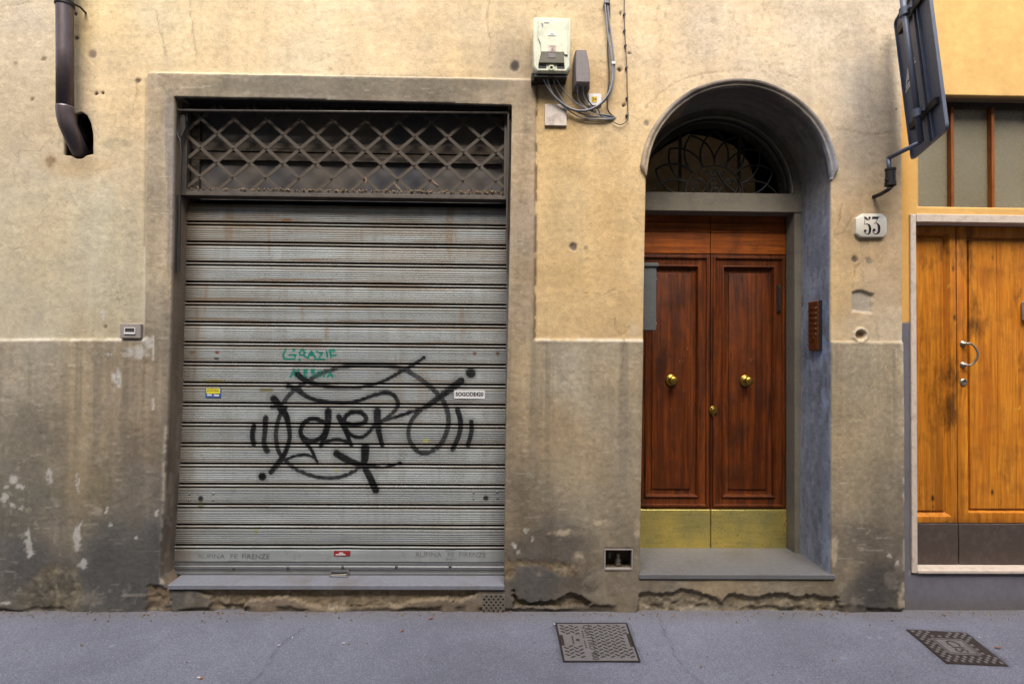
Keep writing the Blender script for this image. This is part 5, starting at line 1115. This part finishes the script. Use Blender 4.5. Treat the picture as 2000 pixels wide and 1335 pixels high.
glyph('numeral', [circ(808, 840, 54), [(735, 345), (1010, 345), (930, 430), (760, 430), (735, 460)]], [([(960, 380), (900, 500), (810, 620)], [16, 16, 16]), ([(870, 575), (930, 610), (985, 700), (990, 820), (970, 920), (900, 985), (830, 985), (770, 930), (755, 860)], [14, 50, 90, 94, 84, 40, 20, 20, 30])])

# ---------------------------------------------------------------- traffic sign seen from behind
tsn = empty('traffic_sign', tuple(U(1705, 385, 0)), 'large rectangular street sign seen from behind on a bent wall bracket', 'sign')
yA, yB = -.06, -.52
A0 = U(1783, 313, yA); B0 = U(1853, 248, yB); At = U(1750, 12, yA)
uax = (B0 - A0); uax.z = 0; Wd = uax.length; uax.normalize(); vax = (At - A0); vax = (vax - uax * vax.dot(uax)).normalized(); nax = uax.cross(vax).normalized()
if nax.dot(Vector(CAM) - A0) < 0: nax = -nax
Hs = .90
def SP(a, b_, c_=0): return A0 + uax * a + vax * b_ + nax * c_
def rrect(w, h, r_, i=0):
    pts = []
    for cx_, cy_, a0 in ((w - r_, r_, -90), (w - r_, h - r_, 0), (r_, h - r_, 90), (r_, r_, 180)):
        for k in range(5): t = math.radians(a0 + k * 22.5); pts.append((cx_ + (r_ - i) * math.cos(t), cy_ + (r_ - i) * math.sin(t)))
    return pts
o_ = rrect(Wd, Hs, .03); i_ = rrect(Wd, Hs, .03, .008)
mb = MB(); mb.rings([[SP(*p, -.006) for p in i_], [SP(*p, -.004) for p in o_], [SP(*p, .012) for p in o_], [SP(*p, .012) for p in i_], [SP(*p, .0) for p in i_]]); mb.add([SP(*p, -.006) for p in i_], [tuple(range(len(i_)))])
mb.build('panel', 'sign_back', tsn)
mb = MB()
for off in (.0, .048): mb.add([SP(.275 + off + a, b_, c_) for a, b_, c_ in ((0, .01, 0), (.012, .01, 0), (.012, .01, .014), (0, .01, .014), (0, Hs - .01, 0), (.012, Hs - .01, 0), (.012, Hs - .01, .014), (0, Hs - .01, .014))], [(0, 3, 2, 1), (4, 5, 6, 7), (0, 1, 5, 4), (1, 2, 6, 5), (2, 3, 7, 6), (3, 0, 4, 7)])
mb.build('stiffener', 'sign_bracket', tsn)
pm = .285
mb = MB(); mb.tube([SP(pm, .02, .055), SP(pm, Hs + .15, .055)], .016, 16); mb.build('post', 'sign_bracket', tsn, smooth=True)
for hh in (.19, .80):
    mb = MB()
    for q in ((.06, Wd - .06),):
        mb.add([SP(a, hh + b_, c_) for a, b_, c_ in ((q[0], -.02, .0), (q[1], -.02, .0), (q[1], .02, .0), (q[0], .02, .0), (q[0], -.02, .022), (q[1], -.02, .022), (q[1], .02, .022), (q[0], .02, .022))], [(0, 3, 2, 1), (4, 5, 6, 7), (0, 1, 5, 4), (1, 2, 6, 5), (2, 3, 7, 6), (3, 0, 4, 7)])
    mb.build('mounting_rail', 'dark_iron', tsn, bevel=.002)
    mb = MB(); mb.tube([SP(pm, hh - .022, .055), SP(pm, hh + .022, .055)], .026, 16); mb.tube([SP(pm - .05, hh, .04), SP(pm + .05, hh, .04)], .008, 8); mb.build('clamp', 'sign_bracket', tsn)
e0 = SP(pm, .02, .055); j0 = U(1735, 309, e0.y * .42)
mb = MB(); mb.tube([e0, j0], .013, 14); mb.tube([j0 + Vector((0, 0, .004)), U(1738, 340, j0.y)], .013, 14)
mb.build('arm', 'sign_bracket', tsn, smooth=True)
k0 = U(1738, 333, j0.y); k1 = U(1740, 364, j0.y)
ck_ = (k0 + k1) / 2; hk = (k0.z - k1.z) / 2; mb = MB(); mb.lathe([(.024, -hk), (.031, -hk + .004), (.031, -hk + .026), (.027, -hk + .028), (.027, hk - .004), (.030, hk), (.030, hk + .012), (.014, hk + .014)], Matrix.Translation(ck_), 18); mb.tube([ck_ + Vector((-.025, -.01, -hk * .3)), ck_ + Vector((-.044, -.014, -hk * .3))], .006, 8); mb.build('coupling', 'dark_iron', tsn)
mb = MB(); mb.tube(catmull([tuple(k1 + Vector((.005, 0, .0))), tuple(k1 + Vector((-.02, .0, -.022))), tuple(U(1718, 380, -.045)), tuple(U(1704, 385, .02))], 5), .012, 10); mb.build('wall_anchor', 'dark_iron', tsn, smooth=True)
# maker's mark on the back: triangle, bars
mb = MB(); ca, cb = .095, .50
def SS(pts, w):
    for i in range(len(pts) - 1):
        a = Vector((pts[i][0] * 1.7, pts[i][1] * 1.1)); b_ = Vector((pts[i + 1][0] * 1.7, pts[i + 1][1] * 1.1)); w = w * (1.5 if i == 0 else 1); t = (b_ - a).normalized(); n_ = Vector((-t.y, t.x)) * w / 2
        q = [a + n_, b_ + n_, b_ - n_, a - n_]; mb.add([SP(ca + p.x, cb + p.y, .0008) for p in q] + [SP(ca + p.x, cb + p.y, .0022) for p in q], [(0, 1, 2, 3), (7, 6, 5, 4), (0, 4, 5, 1), (1, 5, 6, 2), (2, 6, 7, 3), (3, 7, 4, 0)])
SS([(-.035, -.05), (.0, .04), (.03, -.03), (-.035, -.05)], .009); SS([(-.01, -.02), (.005, .02)], .012)
for k in range(3): SS([(.012 + .012 * k, .055 - .016 * k), (.055 + .006 * k, .070 - .022 * k)], .006)
SS([(-.045, -.065), (.03, -.05)], .007)
mb.build('maker_mark', 'white_mark', tsn)

# ---------------------------------------------------------------- wall foot: pipe niche and drain grate
nf = empty('niche_frame', tuple(U(1208, 1112, 0)), 'small metal framed recess with a pipe union left of the doorstep', 'access hatch')
mb = MB(); a, b_ = U(1180, 1112), U(1236, 1071); w_ = .008
mb.box(a.x, b_.x, -.004, .02, b_.z - w_, b_.z + .001); mb.box(a.x, b_.x, -.004, .02, a.z - .001, a.z + w_); mb.box(a.x - .001, a.x + w_, -.003, .02, a.z + w_, b_.z - w_); mb.box(b_.x - w_, b_.x + .001, -.003, .02, a.z + w_, b_.z - w_)
mb.build('rim', 'socket_plastic', nf, bevel=.001)
pv = empty('pipe_union', tuple(U(1207, 1108, .06)), 'brass pipe union inside the small framed recess', 'pipe fitting'); c_ = U(1207, 1098, .06)
mb = MB(); mb.lathe([(.014, -.03), (.014, -.012), (.021, -.011), (.021, .006), (.016, .007), (.016, .012), (.022, .013), (.022, .024), (.014, .026), (.013, .06)], Matrix.Translation(c_), 12); mb.build('union', 'chrome_worn', pv); mb = MB(); mb.tube([c_ + Vector((-.05, .02, .02)), c_ + Vector((-.05, .02, .055))], .008, 8); mb.build('side_pipe', 'cable_grey', pv)
a, b_ = U(942, 1196, -.002), U(986, 1160, -.002)
gr_ = MB(); Wg, Hg = b_.x - a.x, b_.z - a.z
gr_.box(a.x, b_.x, -.003, .012, a.z, b_.z)
vg = gr_.build('drain_grate', 'moulding_stone', None, bevel=.002, origin=tuple(U(964, 1178, 0))); tag(vg, 'rusty perforated vent grate in the wall foot under the shutter sill end', 'vent')
mb = MB()
for i in range(9):
    for j in range(6):
        if (i + j) % 2 == 0:
            cx_, cz_ = a.x + Wg * (.08 + .84 * i / 8), a.z + Hg * (.12 + .78 * j / 5); r_ = .0085
            mb.prism([(cx_ - r_, cz_), (cx_, cz_ - r_), (cx_ + r_, cz_), (cx_, cz_ + r_)], -.0038, -.0020)
mb.build('hole_pattern', 'ink_black', vg)

# ---------------------------------------------------------------- stickers on the shutter
def sticker(name, px0, py0, px1, py1, mat, label, y=DS - .0032):
    a, b_ = U(px0, py1, y), U(px1, py0, y); o = MB().box(a.x, b_.x, y, y + .0008, a.z, b_.z).build(name, mat, None); tag(o, label, 'sticker'); return o, a, b_
o, a, b_ = sticker('sticker', 887, 762, 947, 778, 'label_white', 'white strip sticker with black letters at the right of the graffiti')
text_mb('SOGODE420', .034, wallM(Vector(((a.x + b_.x) / 2, DS - .0038, (a.z + b_.z) / 2 + .001))), None, .0003, bold=.0012, sx=.95).build('lettering', 'ink_black', o)
o, a, b_ = sticker('sticker', 401, 757, 432, 776, 'sticker_blue', 'small yellow and blue sticker at the left of the shutter')
MB().box(a.x + .006, b_.x - .006, DS - .0042, DS - .0032, a.z + .026, b_.z - .003).build('yellow_field', 'sticker_yellow', o); mb = MB()
text_mb('TOM service', .016, wallM(Vector(((a.x + b_.x) / 2, DS - .0046, b_.z - .013))), mb, .0002, sx=1.0) if False else None
for k in range(2):
    for j in range(9): mb.box(a.x + .012 + j * .0085, a.x + .017 + j * .0085, DS - .0048, DS - .0042, b_.z - .013 - k * .011, b_.z - .008 - k * .011)
mb.build('small_print', 'ink_brown', o)
mb = MB(); mb.box(a.x + .012, a.x + .040, DS - .0042, DS - .0032, a.z + .012, a.z + .022); mb.box(a.x + .055, b_.x - .012, DS - .0042, DS - .0032, a.z + .010, a.z + .020); mb.build('white_print', 'label_white', o)
o, a, b_ = sticker('sticker', 652, 1075, 684, 1085, 'sticker_red', 'torn red sticker at the centre of the bottom shutter slat')
mb = MB(); mb.box(a.x + .012, b_.x - .03, DS - .0042, DS - .0032, a.z + .006, a.z + .012); mb.box(a.x + .035, b_.x - .045, DS - .0042, DS - .0032, a.z + .016, a.z + .022); mb.build('faded_print', 'label_white', o)

# ---------------------------------------------------------------- manhole covers
def cover_frame(pts):
    P = [G(*p, 0.003) for p in pts]; return P
ZC = .0062
P = cover_frame([(1088, 1218), (1222, 1218), (1247, 1290), (1103, 1290)])
def BL(P, s_, t, z=0): q = (P[0] * (1 - s_) * (1 - t) + P[1] * s_ * (1 - t) + P[2] * s_ * t + P[3] * (1 - s_) * t); return Vector((q.x, q.y, z))
def slab(mb, P, s0, s1, t0, t1, z0, z1, mi=None):
    q = [(s0, t0), (s1, t0), (s1, t1), (s0, t1)]; V = [BL(P, *k, z0) for k in q] + [BL(P, *k, z1) for k in q]
    mb.add(V, [(0, 3, 2, 1), (4, 5, 6, 7), (0, 1, 5, 4), (1, 2, 6, 5), (2, 3, 7, 6), (3, 0, 4, 7)], mi)
mh = empty('manhole_cover', tuple(BL(P, .5, .5)), 'square steel manhole cover with tread pattern and lettering, near the centre of the pavement', 'manhole cover')
mb = MB(); slab(mb, P, -.024, 1.024, -.022, 1.022, -.02, .0046); mb.build('frame_bed', 'ink_black', mh); mb = MB()
for q in ((-.024, -.010, -.022, 1.022), (1.010, 1.024, -.022, 1.022), (-.010, 1.010, -.022, -.008), (-.010, 1.010, 1.008, 1.022)): slab(mb, P, *q, 0, .0075)
mb.build('frame', 'cast_iron_dark', mh)
mb = MB(); slab(mb, P, 0, 1, 0, 1, 0, ZC); mb.build('lid', 'cast_iron', mh, bevel=.001)
mb = MB()
NX, NY = 14, 10
for i in range(NX):
    for j in range(NY):
        s_ = .06 + .88 * i / (NX - 1); t = .07 + .86 * (j + (.5 if i % 2 else 0)) / (NY - .3)
        if t > .97 or (.30 < s_ < .46) or (s_ < .30 and .30 < t < .62) or (s_ > .93 and .35 < t < .65): continue
        a_ = .55 if i % 2 else -.55
        c_ = BL(P, s_, t, 0); M_ = Matrix.Translation((c_.x, c_.y, ZC)) @ Matrix.Rotation(a_, 4, 'Z'); mb.box(-.0125, .0125, -.0042, .0042, -.001, .0022, M_)
mb.build('tread', 'cast_iron_ink', mh)
mb = MB(); an = math.atan2(P[3].y - P[0].y, P[3].x - P[0].x)
def TM(s_, t, z=ZC + .0004): c_ = BL(P, s_, t, z); return Matrix.Translation(c_) @ Matrix.Rotation(an, 4, 'Z')
text_mb('QUATTRO 400', .050, TM(.415, .52), mb, .0008, bold=.0003, sx=1.08); text_mb('EN 124 B125', .030, TM(.335, .50), mb, .0006, sx=1.0) if False else None
for k in range(9): 
    if k != 4: slab(mb, P, .325, .350, .22 + k * .055, .25 + k * .055, ZC, ZC + .001)
slab(mb, P, .165, .185, .36, .58, ZC, ZC + .0012); slab(mb, P, .22, .27, .44, .50, ZC, ZC + .0012)
mb.build('lettering', 'cast_iron_ink', mh)
mb = MB(); slab(mb, P, .0, .045, .34, .62, ZC - .001, ZC + .0012); mb.build('lifting_slot', 'cast_iron_dark', mh); mb = MB(); slab(mb, P, .955, 1.0, .30, .66, ZC - .001, ZC + .0012); mb.build('lifting_slot', 'cast_iron_dark', mh)

P = cover_frame([(1777, 1231), (1886, 1237), (1962, 1297), (1850, 1292)])
mh = empty('manhole_cover', tuple(BL(P, .5, .5)), 'smaller square cast iron cover with a framed monogram, at the right of the pavement', 'manhole cover')
mb = MB(); slab(mb, P, -.04, 1.04, -.04, 1.04, -.02, .0046); mb.build('frame', 'cast_iron_dark', mh)
mb = MB(); slab(mb, P, .015, .985, .015, .985, 0, .0056); mb.build('lid', 'cast_iron_dark', mh)
mb = MB(); NN = 15
for i in range(NN):
    for j in range(NN):
        s_, t = (i + .5) / NN, (j + .5) / NN
        if (i + j) % 2 or (.20 < s_ < .80 and .22 < t < .78) or (.36 < s_ < .62 and t < .14) or (s_ > .86 and .25 < t < .75) or not (.03 < s_ < .97 and .03 < t < .97): continue
        slab(mb, P, s_ - .026, s_ + .026, t - .026, t + .026, .005, .0078)
slab(mb, P, .22, .78, .24, .76, .005, .0072)
mb.build('stud_pattern', 'cast_iron', mh)
mb = MB()
for q in ((.245, .755, .265, .285), (.245, .755, .715, .735), (.245, .265, .285, .715), (.735, .755, .285, .715)): slab(mb, P, *q, .0070, .0078)
an = math.atan2(P[3].y - P[0].y, P[3].x - P[0].x); text_mb('CIS', .088, Matrix.Translation(BL(P, .5, .5, .0079)) @ Matrix.Rotation(an, 4, 'Z'), mb, .0006, sx=1.0, bold=.001); mb.build('lettering', 'cast_iron_ink', mh)

# ---------------------------------------------------------------- litter
mb = MB(); rr = random.Random(9)
for i in range(1500):
    x_ = rr.uniform(-3.3, 3.4); y_ = -abs(rr.gauss(0, .045)) - .004 if i % 5 else rr.uniform(-1.0, -.05); s_ = rr.uniform(.0012, .0045) if i % 7 else rr.uniform(.004, .009)
    if abs(x_ - .54) < .24 and y_ < -.12 or abs(x_ - 2.5) < .25 and y_ < -.18: continue
    if x_ > 2.53: y_ += .03
    M_ = Matrix.Translation((x_, y_, .004 + s_ * .4)) @ Matrix.Rotation(rr.uniform(0, 6), 4, (rr.random(), rr.random(), rr.random() + .1)); k = rr.choice((0, 0, 0, 1, 2))
    mb.add([M_ @ Vector(p) * 1 for p in ((s_, 0, 0), (0, s_ * .8, 0), (-s_ * .9, 0, 0), (0, -s_ * .7, 0), (0, 0, s_ * .7), (0, 0, -s_ * .6))], [(0, 1, 4), (1, 2, 4), (2, 3, 4), (3, 0, 4), (1, 0, 5), (2, 1, 5), (3, 2, 5), (0, 3, 5)], k)
gt_ = mb.build('grit', ['bare_mortar', 'dust', 'stone_slab'], None, origin=(0, 0, 0)); tag(gt_, 'grit and crumbs of render lying along the foot of the wall', 'grit', None, 'stuff')
def leaf_thing(px, py, s_, lab, rot=0, z=None, mat='leaf_brown', name='dry_leaf', cat='leaf', grp='dry leaves on the pavement'):
    c_ = G(px, py) ; mb = MB(); M_ = Matrix.Translation((c_.x, c_.y, .006 if z is None else z)) @ Matrix.Rotation(rot, 4, 'Z')
    L = [(-1, 0, 0), (-.5, .35, .25), (.1, .48, .1), (.7, .25, .35), (1.1, 0, .1), (.6, -.3, .2), (0, -.42, .3), (-.6, -.3, .05)]
    V = [M_ @ Vector((a * s_, b_ * s_, c * s_)) for a, b_, c in L] + [M_ @ Vector((0, 0, .12 * s_))]
    mb.add(V, [(i, (i + 1) % 8, 8) for i in range(8)]); mb.add([v + Vector((0, 0, -.001)) for v in V], [((i + 1) % 8, i, 8) for i in range(8)]); o = mb.build(name, mat, None); tag(o, lab, cat, grp); return o
leaf_thing(841, 1209, .016, 'curled brown leaf on the pavement below the vent end of the shutter sill', .3)
leaf_thing(1949, 1266, .016, 'orange brown leaf beside the right manhole cover', -.5)
leaf_thing(785, 1233, .014, 'faint pale leaf flattened on the pavement nearer than the curled brown one', .9)
leaf_thing(1522, 1077, .018, 'pale dry leaf on the stone doorstep', .1, z=zs_ + .004, grp=None, mat='old_tile').location = U(1522, 1078, D2 - .06)
bl = bpy.data.objects[-1] if False else None
cb_ = empty('cigarette_butt', tuple(G(390, 1325)), 'cigarette butt with orange filter on the pavement at bottom left', 'cigarette butt'); c_ = G(390, 1325)
MB().tube([c_ + Vector((-.012, .003, .006)), c_ + Vector((.003, 0, .006))], .0038, 10).build('paper', 'paper_white', cb_, smooth=True); MB().tube([c_ + Vector((.003, 0, .006)), c_ + Vector((.014, -.003, .006))], .0039, 10).build('filter', 'filter_orange', cb_, smooth=True)
for i, (px_, py_, lab) in enumerate([(671, 1257, 'white paper scrap on the pavement below the pull ring'), (545, 1261, 'tiny pale scrap on the pavement along the old crack left of centre'), (571, 1246, 'tiny white scrap at the top end of the pavement crack'), (1083, 1220, 'white scrap at the upper left corner of the central manhole cover'), (1913, 1246, 'white chip on the pavement just right of the small manhole cover')]):
    leaf_thing(px_, py_, .008, lab, i * .8, mat='paper_white', name='paper_scrap', cat='litter', grp='paper scraps on the pavement')
